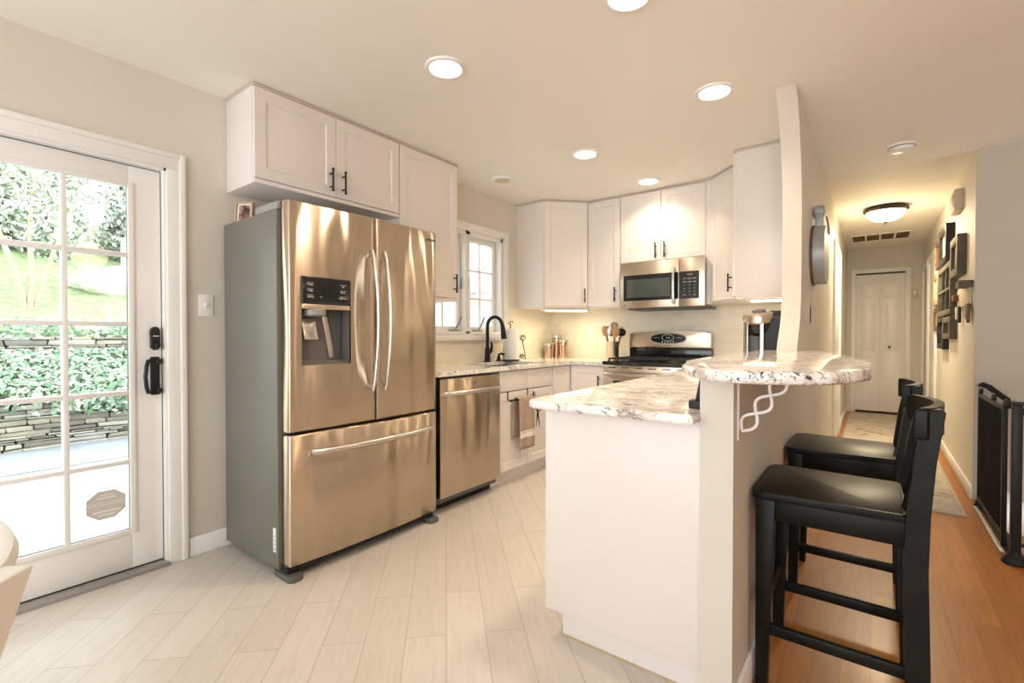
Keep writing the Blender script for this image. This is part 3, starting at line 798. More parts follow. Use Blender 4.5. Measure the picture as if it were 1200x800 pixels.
# raised bar top
bar = [(-.515, 3.05), (-.512, 2.35), (-.505, 1.85), (-.49, 1.60), (-.455, 1.44), (-.40, 1.325), (-.335, 1.25), (-.265, 1.22), (-.195, 1.232), (-.125, 1.265), (-.065, 1.32), (-.028, 1.405), (-.006, 1.52), (.0, 1.66),
       (-.012, 1.88), (-.045, 2.12), (-.088, 2.40), (-.138, 2.66), (-.20, 2.92), (-.255, 3.12), (-.30, 3.27), (WX1 + .001, 3.36), (WX1 + .001, 2.925), (WX0 - .001, 2.925), (WX0 - .001, 3.05)]
tag(MB().prism(bar, 1.0365, 1.068, bev=.012, seg=4).build('bar_counter', M['granite']), 'raised curved granite bar top on the half wall, above the stools', 'countertop')
# iron scroll bracket below the bar
t = thing('scroll_bracket', (WX1, 1.56, .83), 'white twisted scroll bracket under the raised bar top, on the half wall', 'bracket')
MB().box(WX1, WX1 + .005, 1.552, 1.568, .835, 1.036, .001).box(WX1, WX1 + .16, 1.552, 1.568, 1.0325, 1.0362, .001).build('mounting_strap', M['white'], t)
for ph, nm in ((0, 1), (math.pi, 1)):
    pts = []
    for k in range(41):
        u = k / 40; along = Vector((.012 + .115 * u, 0, .865 + .168 * u)); perp = Vector((-.825, 0, .565))
        o = .021 * math.sin(3.0 * math.pi * u + ph) * (1 if .0 < u < 1 else 1)
        pts.append(Vector((WX1, 1.56 + .004 * math.cos(4 * math.pi * u + ph), 0)) + along + perp * o)
    MB().tube(pts, .0046, 8, up=(0, 1, 0)).build('scroll', M['white'], t)

# ------------------------------------------------------------------ sink and faucet
t = thing('sink', (-2.5, 3.21, .70), 'undermount stainless sink in the granite below the window', 'sink')
s = MB()
o0 = .012
s.box(sx0 - .03, sx0 - .002 + o0, sy0 - .03, sy1 + .03, .872, .885); s.box(sx1 + .002 - o0, sx1 + .03, sy0 - .03, sy1 + .03, .872, .885)
s.box(sx0, sx1, sy0 - .03, sy0 - .002 + o0, .872, .8849); s.box(sx0, sx1, sy1 + .002 - o0, sy1 + .03, .872, .8849)
s.build('rim', M['chrome'], t)
b = MB(); bx0, bx1, by0, by1 = sx0 + .010, sx1 - .010, sy0 + .010, sy1 - .010
b.face([(bx0, by0, .885), (bx1, by0, .885), (bx1, by0, .70), (bx0, by0, .70)]); b.face([(bx0, by1, .885), (bx1, by1, .885), (bx1, by1, .70), (bx0, by1, .70)])
b.face([(bx0, by0, .885), (bx0, by1, .885), (bx0, by1, .70), (bx0, by0, .70)]); b.face([(bx1, by0, .885), (bx1, by1, .885), (bx1, by1, .70), (bx1, by0, .70)])
b.face([(bx0, by0, .70), (bx1, by0, .70), (bx1, by1, .70), (bx0, by1, .70)])
b.build('basin', M['chrome'], t)
t = thing('faucet', (-2.735, 3.255, cz1), 'tall black gooseneck kitchen faucet behind the sink', 'faucet')
fx, fy = -2.735, 3.255
MB().lathe([(.032, 0), (.032, .006), (.027, .012), (.023, .10), (.020, .125)], (fx, fy, cz1), 20).build('base', M['iron'], t)
arc = [(fx, fy, 1.03), (fx, fy, 1.20)]
dx, dy = .82, .30
for k in range(13):
    a = math.pi * k / 12 * .92; r = .078
    arc.append((fx + dx * (r - r * math.cos(a)), fy + dy * (r - r * math.cos(a)), 1.235 + r * math.sin(a)))
MB().tube(arc, .0155, 12).build('spout', M['iron'], t)
e = Vector(arc[-1])
MB().tube([e + Vector((0, 0, .008)), e + Vector((.008, .003, -.03)), e + Vector((.012, .004, -.06)), e + Vector((.02, .006, -.135))], [.016, .020, .021, .026], 14).build('spray_head', M['iron'], t)
MB().tube([(fx, fy + .02, 1.0), (fx, fy + .045, 1.005), (fx, fy + .055, 1.02), (fx + .01, fy + .05, 1.06), (fx + .015, fy + .035, 1.09)], [.016, .016, .014, .010, .009], 10).build('lever', M['iron'], t)
t = thing('soap_dispenser', (-2.735, 3.415, cz1), 'short dark soap pump beside the faucet', 'soap dispenser')
MB().lathe([(.026, 0), (.024, .012), (.016, .02), (.014, .045)], (-2.735, 3.415, cz1), 16).build('base', M['iron'], t)
MB().tube([(-2.735, 3.415, .955), (-2.735, 3.415, .975), (-2.70, 3.41, .985), (-2.675, 3.42, .975)], .010, 10).build('pump', M['iron'], t)
# paper towel holder
t = thing('paper_towel_holder', (-2.68, 3.52, cz1), 'black wire paper towel holder with curled scrolls by the sink', 'paper towel holder')
px_, py_ = -2.68, 3.52
MB().tube([(px_ + .078 * math.cos(R(a)), py_ + .078 * math.sin(R(a)), cz1 + .006) for a in range(0, 360, 15)], .006, 8, closed=True).build('base_ring', M['iron'], t)
MB().cyl((px_, py_, cz1), (px_, py_, 1.262), .005).tube([(px_ + .02 * math.cos(R(a)), py_ + .02 * math.sin(R(a)), 1.268 + .012 * math.sin(R(a))) for a in range(0, 300, 20)], .004, 6).build('post', M['iron'], t)
def spiral(c, r0, r1, turns, plane):
    pts = []
    for k in range(int(24 * turns) + 1):
        a = 2 * math.pi * k / 24; r = r0 + (r1 - r0) * k / (24 * turns)
        pts.append(Vector(c) + Vector(plane[0]) * r * math.cos(a) + Vector(plane[1]) * r * math.sin(a))
    return pts
rv = (.6, .8, 0)
ax_, ay_ = px_ + .070, py_ + .088
MB().tube(spiral((ax_ + .005, ay_ + .006, 1.13), .008, .03, 1.8, (rv, (0, 0, 1))), .0042, 6).tube([(ax_ + .0, ay_, 1.105), (ax_ + .014, ay_ + .018, 1.0), (ax_ + .02, ay_ + .026, .925)], .0042, 6).tube(spiral((ax_, ay_, .955), .006, .024, 1.6, (rv, (0, 0, 1))), .0042, 6).build('scroll', M['iron'], t)
t = thing('paper_towel_roll', (px_, py_, cz1 + .014), 'white roll of paper towels on the black scroll holder', 'paper towel')
MB().lathe([(.02, 0), (.075, 0), (.076, .004), (.076, .279), (.075, .283), (.02, .283)], (px_, py_, cz1 + .015), 32, cap=False).build('roll', M['paper'], t)
MB().tube([(px_ + .0205 * math.cos(R(a)), py_ + .0205 * math.sin(R(a)), cz1 + .298) for a in range(0, 360, 20)], .0015, 6, closed=True).build('core', M['rope'], t)
# canisters
for (x, y, r, h, lab) in ((-2.705, 4.22, .050, .155, 'small steel canister with copper window, shortest of the three in the corner'), (-2.675, 4.325, .050, .245, 'tallest steel and copper canister, at the back of the corner trio'), (-2.535, 4.23, .048, .192, 'medium steel canister with copper window, nearest the range')):
    t = thing('canister', (x, y, cz1), lab, 'canister', 'steel canisters in the counter corner')
    MB().lathe([(r * .98, 0), (r, .004), (r, h * .80), (r * .98, h * .82)], (x, y, cz1), 28).build('body', M['steel'], t)
    MB().lathe([(r * .96, h * .82), (r * .96, h * .84)], (x, y, cz1), 28).build('seal', M['blackmat'], t)
    MB().lathe([(r * 1.02, h * .84), (r * 1.03, h * .86), (r * 1.02, h * .97), (r * .9, h)], (x, y, cz1), 28).build('lid', M['chrome'], t)
    d = Vector((-x, -y, 0)).normalized(); sd = Vector((-d.y, d.x, 0))
    q = MB()
    us = [i / 6 for i in range(7)]
    q.grid([-.5 + u for u in us], [0, 1], lambda u, v: (x + (r + .0012) * (d.x * math.cos(u * .9) + sd.x * math.sin(u * .9)), y + (r + .0012) * (d.y * math.cos(u * .9) + sd.y * math.sin(u * .9)), cz1 + h * (.10 + .60 * v)))
    q.build('window_band', M['copper'], t)
# utensil crock
cx, cy = -1.985, 4.22
t = thing('utensil_crock', (cx, cy, cz1), 'brushed steel utensil crock left of the range', 'crock')
MB().lathe([(.056, 0), (.058, .004), (.058, .172), (.061, .178), (.055, .178), (.054, .01), (.001, .008)], (cx, cy, cz1), 32, cap=False).build('body', M['steel2'], t)
def utensil(name, label, ang, lean, ln, kind, mat, mat2):
    d = Vector((math.cos(ang) * lean, math.sin(ang) * lean, 1)).normalized(); b0 = Vector((cx + math.cos(ang) * .026, cy + math.sin(ang) * .026, cz1 + .012)); tip = b0 + d * ln
    t = thing(name, b0, label, 'utensil', 'utensils in the steel crock')
    MB().tube([b0, b0 + d * ln * .5, tip], .0058, 8).build('handle', mat, t)
    hb = MB(); face = Vector((.55, -.83, 0)); side = d.cross(face).normalized(); fn = side.cross(d)
    A = Matrix.Identity(4)
    for i in range(3): A[i][0], A[i][1], A[i][2] = side[i], d[i], fn[i]
    if kind == 'spoon': hb.ball((0, 0, 0), 1, (.036, .050, .010), 18); off = .045
    elif kind == 'spatula': hb.box(-.032, .032, -.045, .045, -.003, .003, .0025); off = .04
    elif kind == 'ladle': hb.ball((0, 0, 0), 1, (.042, .040, .026), 18); off = .034
    elif kind == 'masher':
        for k in range(3):
            hb.tube([(math.cos(R(a)) * (.034 - .011 * k), math.sin(R(a)) * (.034 - .011 * k), .004 * k) for a in range(0, 360, 20)], .0035, 6, closed=True)
        off = .032
    elif kind == 'whisk':
        for k in range(5):
            aa = math.pi * k / 5
            hb.tube([(math.cos(aa) * .028 * math.sin(u), .06 - .06 * math.cos(u) - .02, math.sin(aa) * .028 * math.sin(u)) for u in [math.pi * j / 12 for j in range(13)]], .0014, 5)
            hb.tube([(-math.cos(aa) * .028 * math.sin(u), .06 - .06 * math.cos(u) - .02, -math.sin(aa) * .028 * math.sin(u)) for u in [math.pi * j / 12 for j in range(13)]], .0014, 5)
        off = .0
    ob = hb; ob.bm.transform(Matrix.Translation(tip + d * off) @ A)
    ob.build('head', mat2, t)
utensil('wooden_spoon', 'reddish wooden spoon leaning left in the crock', R(200), .17, .225, 'spoon', M['woodspoon'], M['woodspoon'])
utensil('wooden_spatula', 'wide wooden spoon leaning right in the crock', R(-40), .16, .215, 'spoon', M['woodspoon'], M['woodspoon'])
utensil('slotted_spoon', 'grey metal spoon in the middle of the crock', R(-95), .05, .215, 'spoon', M['chrome'], M['chrome'])
utensil('masher', 'black wire masher standing tallest in the crock', R(100), .10, .285, 'masher', M['blackmat'], M['blackmat'])
utensil('ladle', 'black ladle behind the wooden spoon at the right of the crock', R(20), .22, .225, 'ladle', M['blackmat'], M['blackmat'])
utensil('spatula', 'black spatula leaning far left in the crock', R(155), .28, .235, 'spatula', M['blackmat'], M['blackmat'])
utensil('whisk', 'thin wire whisk poking up at the right of the crock', R(62), .26, .215, 'whisk', M['chrome'], M['chrome'])

# outlets and switches
def wall_plate(name, M4, label, mat, kind):
    t = thing(name, M4.translation, label, 'switch' if kind != 'outlet' else 'outlet')
    MB(M4).box(-.036, .036, -.058, .058, 0, .006 if kind != 'dark' else .014, .003).build('plate', mat, t)
    if kind == 'outlet': MB(M4).box(-.017, .017, -.034, .034, .005, .009, .003).build('receptacle', M['white'], t)
    else:
        MB(M4).box(-.009, .009, -.018, .018, .005, .008, .002).build('surround', M['white'] if kind == 'switch' else M['gal'], t)
        MB(M4).box(-.0045, .0045, .0, .012, .006, .018, .002).build('toggle', M['white'], t)
    return t
wall_plate('light_switch', frame_matrix((XL, 1.045, 1.31), (0, 1, 0), (0, 0, 1)), 'white light switch plate between patio door and refrigerator', M['white'], 'switch')
wall_plate('outlet', frame_matrix((-2.335, YB - .012, 1.192), (1, 0, 0), (0, 0, 1)), 'white outlet on the tile between canisters and utensil crock', M['white'], 'outlet')
t = wall_plate('light_switch', frame_matrix((WX1, 3.62, 1.285), (0, -1, 0), (0, 0, 1)), 'dark decorative switch plate on the hall side of the partition', M['bronze'], 'dark')

# ------------------------------------------------------------------ refrigerator
FY0, FY1, FXF = 1.147, 2.083, -2.165
fr = thing('refrigerator', (-2.5, 1.61, 0), 'stainless french door refrigerator with grey sides and ice dispenser', 'refrigerator')
MB().box(-2.81, -2.243, 1.128, 2.062, .035, 1.748, .006).build('cabinet_body', M['fridgeside'], fr)
MB().box(-2.46, -2.236, 1.130, 1.16, 1.748, 1.784, .003).box(-2.46, -2.236, 2.03, 2.06, 1.748, 1.784, .003).box(-2.46, -2.36, 1.16, 2.03, 1.748, 1.778, .003).build('hinge_cover', M['midgrey'], fr)
def bulge(y): return FXF + .020 * (1 - ((y - 1.615) / .468) ** 2)
def fdoor(name, y0, y1, z0, z1, hole=None):
    mb = MB()
    n = 14
    ys = [y0, y0 + .006] + [y0 + .006 + (y1 - y0 - .012) * k / n for k in range(1, n)] + [y1 - .006, y1]
    zs = [z0, z0 + .006, z1 - .006, z1]
    if hole:
        a, b, c, d = hole
        ys = sorted([y for y in ys if min(abs(y - a), abs(y - b)) > .006] + [a, b]); zs = sorted(zs + [c, d])
    def fx_(y, z):
        e = .006 if (y in (y0, y1) or z in (z0, z1)) else 0
        return bulge(y) - e
    skip = None
    if hole: skip = lambda i, j: ys[i] >= hole[0] - 1e-6 and ys[i + 1] <= hole[1] + 1e-6 and zs[j] >= hole[2] - 1e-6 and zs[j + 1] <= hole[3] + 1e-6
    V = mb.grid(ys, zs, lambda y, z: (fx_(y, z), y, z), skip)
    xk = -2.238
    ring = [V[i][0] for i in range(len(ys))] + [V[-1][j] for j in range(1, len(zs))] + [V[i][-1] for i in range(len(ys) - 2, -1, -1)] + [V[0][j] for j in range(len(zs) - 2, 0, -1)]
    bk = [mb._v((xk, v.co.y, v.co.z)) for v in ring]
    m_ = len(ring)
    for i in range(m_): mb.bm.faces.new((ring[i], ring[(i + 1) % m_], bk[(i + 1) % m_], bk[i]))
    mb.bm.faces.new(bk)
    return mb.build(name, M['steel'], fr, angle=50)
YM = 1.618
HOLE = (1.205, 1.462, 1.008, 1.432)
fl = fdoor('door', FY0, YM - .004, .695, 1.783, HOLE)
f2 = fdoor('door', YM + .004, FY1, .695, 1.783)
f3 = fdoor('freezer_drawer', FY0, FY1, .062, .680)
MB().box(-2.243, -2.185, 1.14, 2.07, .03, .062).build('kick_plate', M['blackmat'], fr)
for y in (1.165, 2.045): MB().prism(rounded([(-2.30, y - .035), (-2.135, y - .035), (-2.135, y + .035), (-2.30, y + .035)], .02), 0, .026, bev=.005).build('foot', M['darkgrey'], fr)
# curved vertical handles
def fhandle(par, y, z0, z1):
    pts = []
    for k in range(25):
        u = k / 24; z = z0 + (z1 - z0) * u; o = math.sin(math.pi * u)
        pts.append((bulge(y) + .022 + .048 * o ** .7, y, z))
    mb = MB(); mb.tube(pts, .0085, 12, ry=.013, up=(1, 0, 0))
    mb.box(bulge(y) - .002, bulge(y) + .03, y - .008, y + .008, z0 - .004, z0 + .03, .004).box(bulge(y) - .002, bulge(y) + .03, y - .008, y + .008, z1 - .03, z1 + .004, .004)
    mb.build('handle', M['chrome'], par)
fhandle(fl, YM - .040, .86, 1.60); fhandle(f2, YM + .040, .86, 1.60)
pts = []
for k in range(29):
    u = k / 28; y = 1.245 + .76 * u; o = math.sin(math.pi * u)
    pts.append((bulge(y) + .030 + .022 * o ** .6, y, .592))
mb = MB(); mb.tube(pts, .012, 12, ry=.013)
for y in (1.262, 1.988): mb.box(bulge(y) - .004, bulge(y) + .032, y - .016, y + .016, .581, .603, .004)
mb.build('handle', M['chrome'], f3)
# dispenser
a, b, c, d = HOLE; xf = bulge((a + b) / 2)
zt = 1.302
MB().box(xf - .02, xf + .003, a - .002, b + .002, zt, d + .002, .004).build('control_panel', M['black'], fl)
MB().box(xf - .02, xf + .003, a, b, 1.278, zt, .003).build('control_strip', M['steel2'], fl)
xb_ = xf - .075
niche = MB(); q0, q1, z0_, z1_ = a, b, c, 1.278
niche.face([(xb_, q0, z0_ + .02), (xb_, q1, z0_ + .02), (xb_, q1, z1_), (xb_, q0, z1_)])
niche.face([(xf - .004, q0, z0_), (xf - .004, q1, z0_), (xb_, q1, z0_ + .02), (xb_, q0, z0_ + .02)])
niche.face([(xf - .006, q0, z0_), (xb_, q0, z0_ + .02), (xb_, q0, z1_), (xf - .006, q0, z1_)])
niche.face([(xf - .006, q1, z0_), (xb_, q1, z0_ + .02), (xb_, q1, z1_), (xf - .006, q1, z1_)])
niche.face([(xf - .006, q0, z1_), (xf - .006, q1, z1_), (xb_, q1, z1_), (xb_, q0, z1_)])
niche.build('dispenser_niche', M['nichegrey'], fl, smooth=False)
MB().hexa([(xb_ + .001, 1.345, 1.25), (xb_ + .001, 1.375, 1.25), (xb_ + .001, 1.425, 1.03), (xb_ + .001, 1.385, 1.03)], [(xb_ + .008, 1.345, 1.25), (xb_ + .008, 1.375, 1.25), (xb_ + .008, 1.425, 1.03), (xb_ + .008, 1.385, 1.03)], .003).build('niche_rib', M['chrome'], fl)
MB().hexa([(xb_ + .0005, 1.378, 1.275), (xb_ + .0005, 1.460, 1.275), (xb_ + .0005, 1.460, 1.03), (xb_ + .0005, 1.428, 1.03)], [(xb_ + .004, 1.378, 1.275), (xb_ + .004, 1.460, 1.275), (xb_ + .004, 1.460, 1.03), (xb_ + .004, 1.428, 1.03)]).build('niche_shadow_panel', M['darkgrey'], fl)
MB().lathe([(.055, 0), (.058, -.004), (.056, -.028), (.040, -.034)], (xf - .040, 1.285, z1_), 24).build('spout', M['midgrey'], fl)
MB().hexa([(xb_ + .010, 1.225, 1.235), (xb_ + .010, 1.300, 1.235), (xb_ + .034, 1.305, 1.13), (xb_ + .034, 1.232, 1.13)], [(xb_ + .022, 1.225, 1.235), (xb_ + .022, 1.300, 1.235), (xb_ + .046, 1.305, 1.13), (xb_ + .046, 1.232, 1.13)], .005).build('paddle', M['chrome'], fl)
FM = lambda y, z: frame_matrix((xf + .0035, y, z), (0, 1, 0), (0, 0, 1))
for (y, z, s_) in ((1.243, 1.395, 'Freezer'), (1.243, 1.366, 'Fridge'), (1.243, 1.337, 'Lighting'), (1.420, 1.395, 'Ice'), (1.420, 1.366, 'Water'), (1.420, 1.337, 'Child Lock')):
    lettering(s_, .0105, FM(y, z), M['panelwhite'], fl); 
    MB().box(xf + .0030, xf + .0036, y - .016, y + .016, z + .0075, z + .009).build('print_mark', M['panelwhite'], fl)
lettering('Filter', .006, FM(1.30, 1.338), M['panelwhite'], fl)
yl = 2.035
lettering('SAMSUNG', .0175, frame_matrix((bulge(yl) + .0006, yl, 1.732), (-.085 * .0 - .09, 1, 0), (0, 0, 1)), M['darkgrey'], f2, depth=.0008)
MB().box(-2.29, -2.262, 1.1268, 1.1275, .115, .23).build('rating_label', M['white'], fr)
for k in range(7): pass
MB().box(-2.286, -2.266, 1.1264, 1.1267, .126, .131).box(-2.286, -2.266, 1.1264, 1.1267, .15, .153).box(-2.286, -2.266, 1.1264, 1.1267, .168, .171).box(-2.286, -2.266, 1.1264, 1.1267, .19, .193).build('rating_print', M['midgrey'], fr)
# snapshot on top of the refrigerator
t = thing('picture_frame', (-2.73, 1.22, 1.748), 'small framed snapshot standing on top of the refrigerator', 'picture frame')
Mx = Matrix.Translation((-2.765, 1.205, 1.7575)) @ Matrix.Rotation(R(38), 4, 'Z') @ Matrix.Rotation(R(-8), 4, 'X')
fw_, fh_ = .098, .135
q = MB(Mx); q.box(-fw_ / 2, fw_ / 2, 0, .02, 0, .010, .002).box(-fw_ / 2, fw_ / 2, 0, .02, fh_ - .010, fh_, .002).box(-fw_ / 2, -fw_ / 2 + .010, 0, .02, .010, fh_ - .010, .002).box(fw_ / 2 - .010, fw_ / 2, 0, .02, .010, fh_ - .010, .002)
q.build('moulding', M['frame_tan'], t)
MB(Mx).box(-fw_ / 2 + .010, fw_ / 2 - .010, .010, .014, .010, fh_ - .010).build('mat', M['white'], t)
MB(Mx).box(-fw_ / 2 + .020, fw_ / 2 - .018, .0085, .0099, .026, fh_ - .020).build('snapshot', M['photo'], t)

# ------------------------------------------------------------------ dishwasher
dw = thing('dishwasher', (-2.2, 2.45, 0), 'stainless dishwasher with bar handle beside the refrigerator', 'dishwasher')
MB().box(-2.80, -2.235, 2.145, 2.755, .06, .875).build('tub', M['darkgrey'], dw)
do = MB().box(-2.235, -2.195, 2.145, 2.757, .10, .868, .005).build('door', M['steel'], dw)
MB().box(-2.236, -2.205, 2.145, 2.757, .868, .882, .002).build('control_edge', M['black'], dw)
pts = [(-2.197 + .020 + .022 * math.sin(math.pi * k / 20) ** .6, 2.165 + .57 * k / 20, .772) for k in range(21)]
q = MB(); q.tube(pts, .009, 10, ry=.013); q.box(-2.197, -2.165, 2.165, 2.195, .763, .781, .003).box(-2.197, -2.165, 2.705, 2.735, .763, .781, .003)
q.build('handle', M['chrome'], do)
MB().box(-2.31, -2.295, 2.145, 2.757, .0, .10).build('toe_plate', M['black'], dw)
MB().box(-2.196, -2.1945, 2.46, 2.50, .825, .829).build('badge', M['darkgrey'], do)

# ------------------------------------------------------------------ range
rg = thing('gas_range', (-1.5, 4.1, 0), 'stainless gas range with black cooktop and curved back panel', 'range')
rx0, rx1, ry0, ry1 = -1.879, -1.121, 3.80, 4.425
MB().box(rx0, rx1, ry0 + .03, ry1, .05, .90, .002).build('body', M['darkgrey'], rg)
MB().box(rx0 + .02, rx1 - .02, ry0 + .06, ry1, 0, .05).build('plinth', M['blackmat'], rg)
MB().prism(rounded([(ry0 - .012, .898), (ry1, .898), (ry1, .928), (ry0 - .012, .928)], .008), rx0, rx1, 'yz').build('cooktop', M['black'], rg)
MB().box(rx0 + .002, rx1 - .002, ry0, ry0 + .03, .815, .897, .004).build('vent_panel', M['steel2'], rg)
q = MB()
for k in range(6): q.box(rx0 + .05 + k * .118, rx0 + .05 + k * .118 + .07, ry0 - .002, ry0 + .01, .872, .880)
q.build('vent_slot', M['black'], rg)
od = MB().box(rx0 + .003, rx1 - .003, ry0 - .012, ry0 + .03, .24, .86 - .05, .006).build('oven_door', M['steel2'], rg)
pts = [(rx0 + .03 + .70 * k / 20, ry0 - .036 - .022 * math.sin(math.pi * k / 20) ** .6, .822) for k in range(21)]
q = MB(); q.tube(pts, .012, 12, ry=.014); q.box(rx0 + .035, rx0 + .07, ry0 - .04, ry0 - .008, .812, .834, .004).box(rx1 - .07, rx1 - .035, ry0 - .04, ry0 - .008, .812, .834, .004)
q.build('handle', M['chrome'], od)
MB().box(rx0 + .11, rx1 - .11, ry0 - .0135, ry0 - .010, .46, .755, .0012).build('oven_window', M['ovenglass'], od)
MB().box(rx0 + .10, rx1 - .10, ry0 - .0128, ry0 - .009, .45, .765, .001).build('window_border', M['blackmat'], od)
MB().box(rx0 + .003, rx1 - .003, ry0 - .010, ry0 + .03, .065, .23, .006).build('storage_drawer', M['steel2'], rg)
# grates
for k in range(3):
    a = rx0 + .035 + k * .215; b = a + .205
    q = MB(); ya, yb = ry0 + .035, ry1 - .10
    for y in (ya, (ya + yb) / 2 - .0, yb): q.box(a, b, y - .005, y + .005, .944, .956, .002)
    for x in (a + .005, b - .005): q.box(x - .005, x + .005, ya, yb, .944, .956, .002)
    for y in ((3 * ya + yb) / 4, (ya + 3 * yb) / 4):
        q.box(a, b, y - .004, y + .004, .946, .957, .002); xm = (a + b) / 2; q.box(xm - .004, xm + .004, y - .10, y + .10, .946, .957, .002)
    for x in (a + .006, b - .006):
        for y in (ya, yb): q.box(x - .006, x + .006, y - .006, y + .006, .927, .946)
    q.build('grate', M['blackmat'], rg)
    if k != 1:
        for y in ((3 * ya + yb) / 4, (ya + 3 * yb) / 4):
            MB().lathe([(.045, .928), (.045, .934), (.03, .936), (.03, .941), (.001, .942)], ((a + b) / 2, y, 0), 20, cap=False).build('burner', M['darkgrey'], rg)
for k in range(4):
    MB().lathe([(.022, 0), (.020, .018), (.014, .022), (.001, .023)], (rx1 - .050, ry0 + .06 + k * .085, .928), 16, cap=False).build('knob', M['chrome'], rg)
# back guard
MB().box(rx0, rx1, ry1 - .055, ry1, .928, 1.04, .003).build('back_guard_base', M['black'], rg)
top = [(rx0, 1.035), (rx1, 1.035)] + [(rx1 - (rx1 - rx0) * k / 16, 1.172 + .022 * math.sin(math.pi * k / 16)) for k in range(17)]
MB().prism(top, ry1 - .075, ry1 - .005, 'xz', bev=.010, seg=3).build('back_guard', M['steel2'], rg)
xm = (rx0 + rx1) / 2
el = lambda rx, rz, y0, y1, n=36: MB().prism([(xm + rx * math.cos(2 * math.pi * k / n), 1.122 + rz * math.copysign(abs(math.sin(2 * math.pi * k / n)) ** .8, math.sin(2 * math.pi * k / n))) for k in range(n)], y0, y1, 'xz')
el(.167, .050, ry1 - .078, ry1 - .07).build('display_bezel', M['gal'], rg)
el(.160, .045, ry1 - .080, ry1 - .07).build('display_panel', M['black'], rg)
MB().tube([(xm + .055 * math.cos(R(a)), ry1 - .0805, 1.130 + .028 * math.sin(R(a))) for a in range(0, 360, 12)], .0022, 6, closed=True).build('display_ring', M['panelwhite'], rg)
RM = lambda x, z: frame_matrix((x, ry1 - .0808, z), (1, 0, 0), (0, 0, 1))
lettering('12:00', .020, RM(xm, 1.130), M['panelwhite'], rg, name='clock_digits')
for k in range(5): MB().lathe([(.006, 0), (.005, .003)], (xm - .05 + k * .025, ry1 - .080, 1.092 - (0 if k in (0, 4) else .004)), 10, Matrix.Rotation(R(90), 4, 'X')).build('button', M['panelwhite'], rg)
for s_ in (-1, 1):
    for k in range(3): MB().box(xm + s_ * (.085 + .02 * k) - .006, xm + s_ * (.085 + .02 * k) + .006, ry1 - .0806, ry1 - .0795, 1.128, 1.131).build('print_mark', M['panelwhite'], rg)
lettering('MAYTAG', .013, RM(xm, 1.057).__matmul__(Matrix.Translation((0, 0, -.0055))), M['darkgrey'], rg, depth=.0008)

# ------------------------------------------------------------------ microwave
mw = thing('microwave', (-1.465, 4.2, 1.39), 'stainless over-the-range microwave above the gas range', 'microwave')
mx0, mx1, my, mz0, mz1 = -1.835, -1.097, 4.05, 1.392, 1.797
MB().box(mx0 + .004, mx1 - .004, my + .03, YB - .013, mz0 + .006, mz1 - .001, .003).build('case', M['midgrey'], mw)
MB().box(mx0 + .05, mx1 + .035 - .04, my + .06, YB - .03, mz0 - .012, mz0 + .006, .003).build('vent_base', M['darkgrey'], mw)
xs_ = -1.305
md = MB().box(mx0, xs_ - .001, my, my + .03, mz0, mz1, .006).build('door', M['steel2'], mw)
MB().box(xs_ + .001, mx1, my, my + .03, mz0, mz1, .006).build('control_frame', M['steel2'], mw)
wz0, wz1 = mz0 + .065, mz0 + .292
MB().prism(rounded([(mx0 + .035, wz0), (xs_ - .005, wz0), (xs_ - .005, wz1), (mx0 + .035, wz1)], .012), my - .003, my + .004, 'xz').build('door_glass', M['black'], md)
MB().prism(rounded([(mx0 + .065, wz0 + .028), (xs_ - .075, wz0 + .028), (xs_ - .075, wz1 - .04), (mx0 + .065, wz1 - .04)], .008), my - .0038, my - .0029, 'xz').build('door_mesh', M['mirrorpane'], md)
pts = [(xs_ - .038, my - .022 - .018 * math.sin(math.pi * k / 16) ** .6, mz0 + .025 + .30 * k / 16) for k in range(17)]
MB().tube(pts, .013, 12, ry=.010, up=(0, 1, 0)).box(xs_ - .046, xs_ - .030, my - .024, my + .002, mz0 + .022, mz0 + .05, .003).box(xs_ - .046, xs_ - .030, my - .024, my + .002, mz0 + .30, mz0 + .328, .003).build('handle', M['chrome'], md)
MB().prism(rounded([(xs_ + .001, wz0), (mx1 - .045, wz0), (mx1 - .045, wz1), (xs_ + .001, wz1)], .010), my - .003, my + .004, 'xz').build('control_panel', M['black'], mw)
KM = lambda x, z: frame_matrix((x, my - .0036, z), (1, 0, 0), (0, 0, 1))
kx0 = xs_ + .045
lettering('12:00', .022, KM(kx0 + .042, wz1 - .027), M['frame_tan'], mw, name='clock_digits')
rows = ['POP AUTO HEAT', 'TIME COOK DEF', '1 2 3', '4 5 6', '7 8 9', 'STOP 0 GO']
for r_, txt in enumerate(rows):
    for k, w_ in enumerate(txt.split()):
        lettering(w_, .0125, KM(kx0 + .0 + k * .042, wz1 - .062 - r_ * .027), M['panelwhite'], mw, name='key_print')
MB().lathe([(.014, 0), (.013, .002)], (mx0 + .045, my, mz0 + .030), 20, Matrix.Rotation(R(90), 4, 'X')).build('badge', M['gal'], mw)
lettering('GE', .014, KM(mx0 + .045, mz0 + .030), M['darkgrey'], mw, name='badge_lettering')

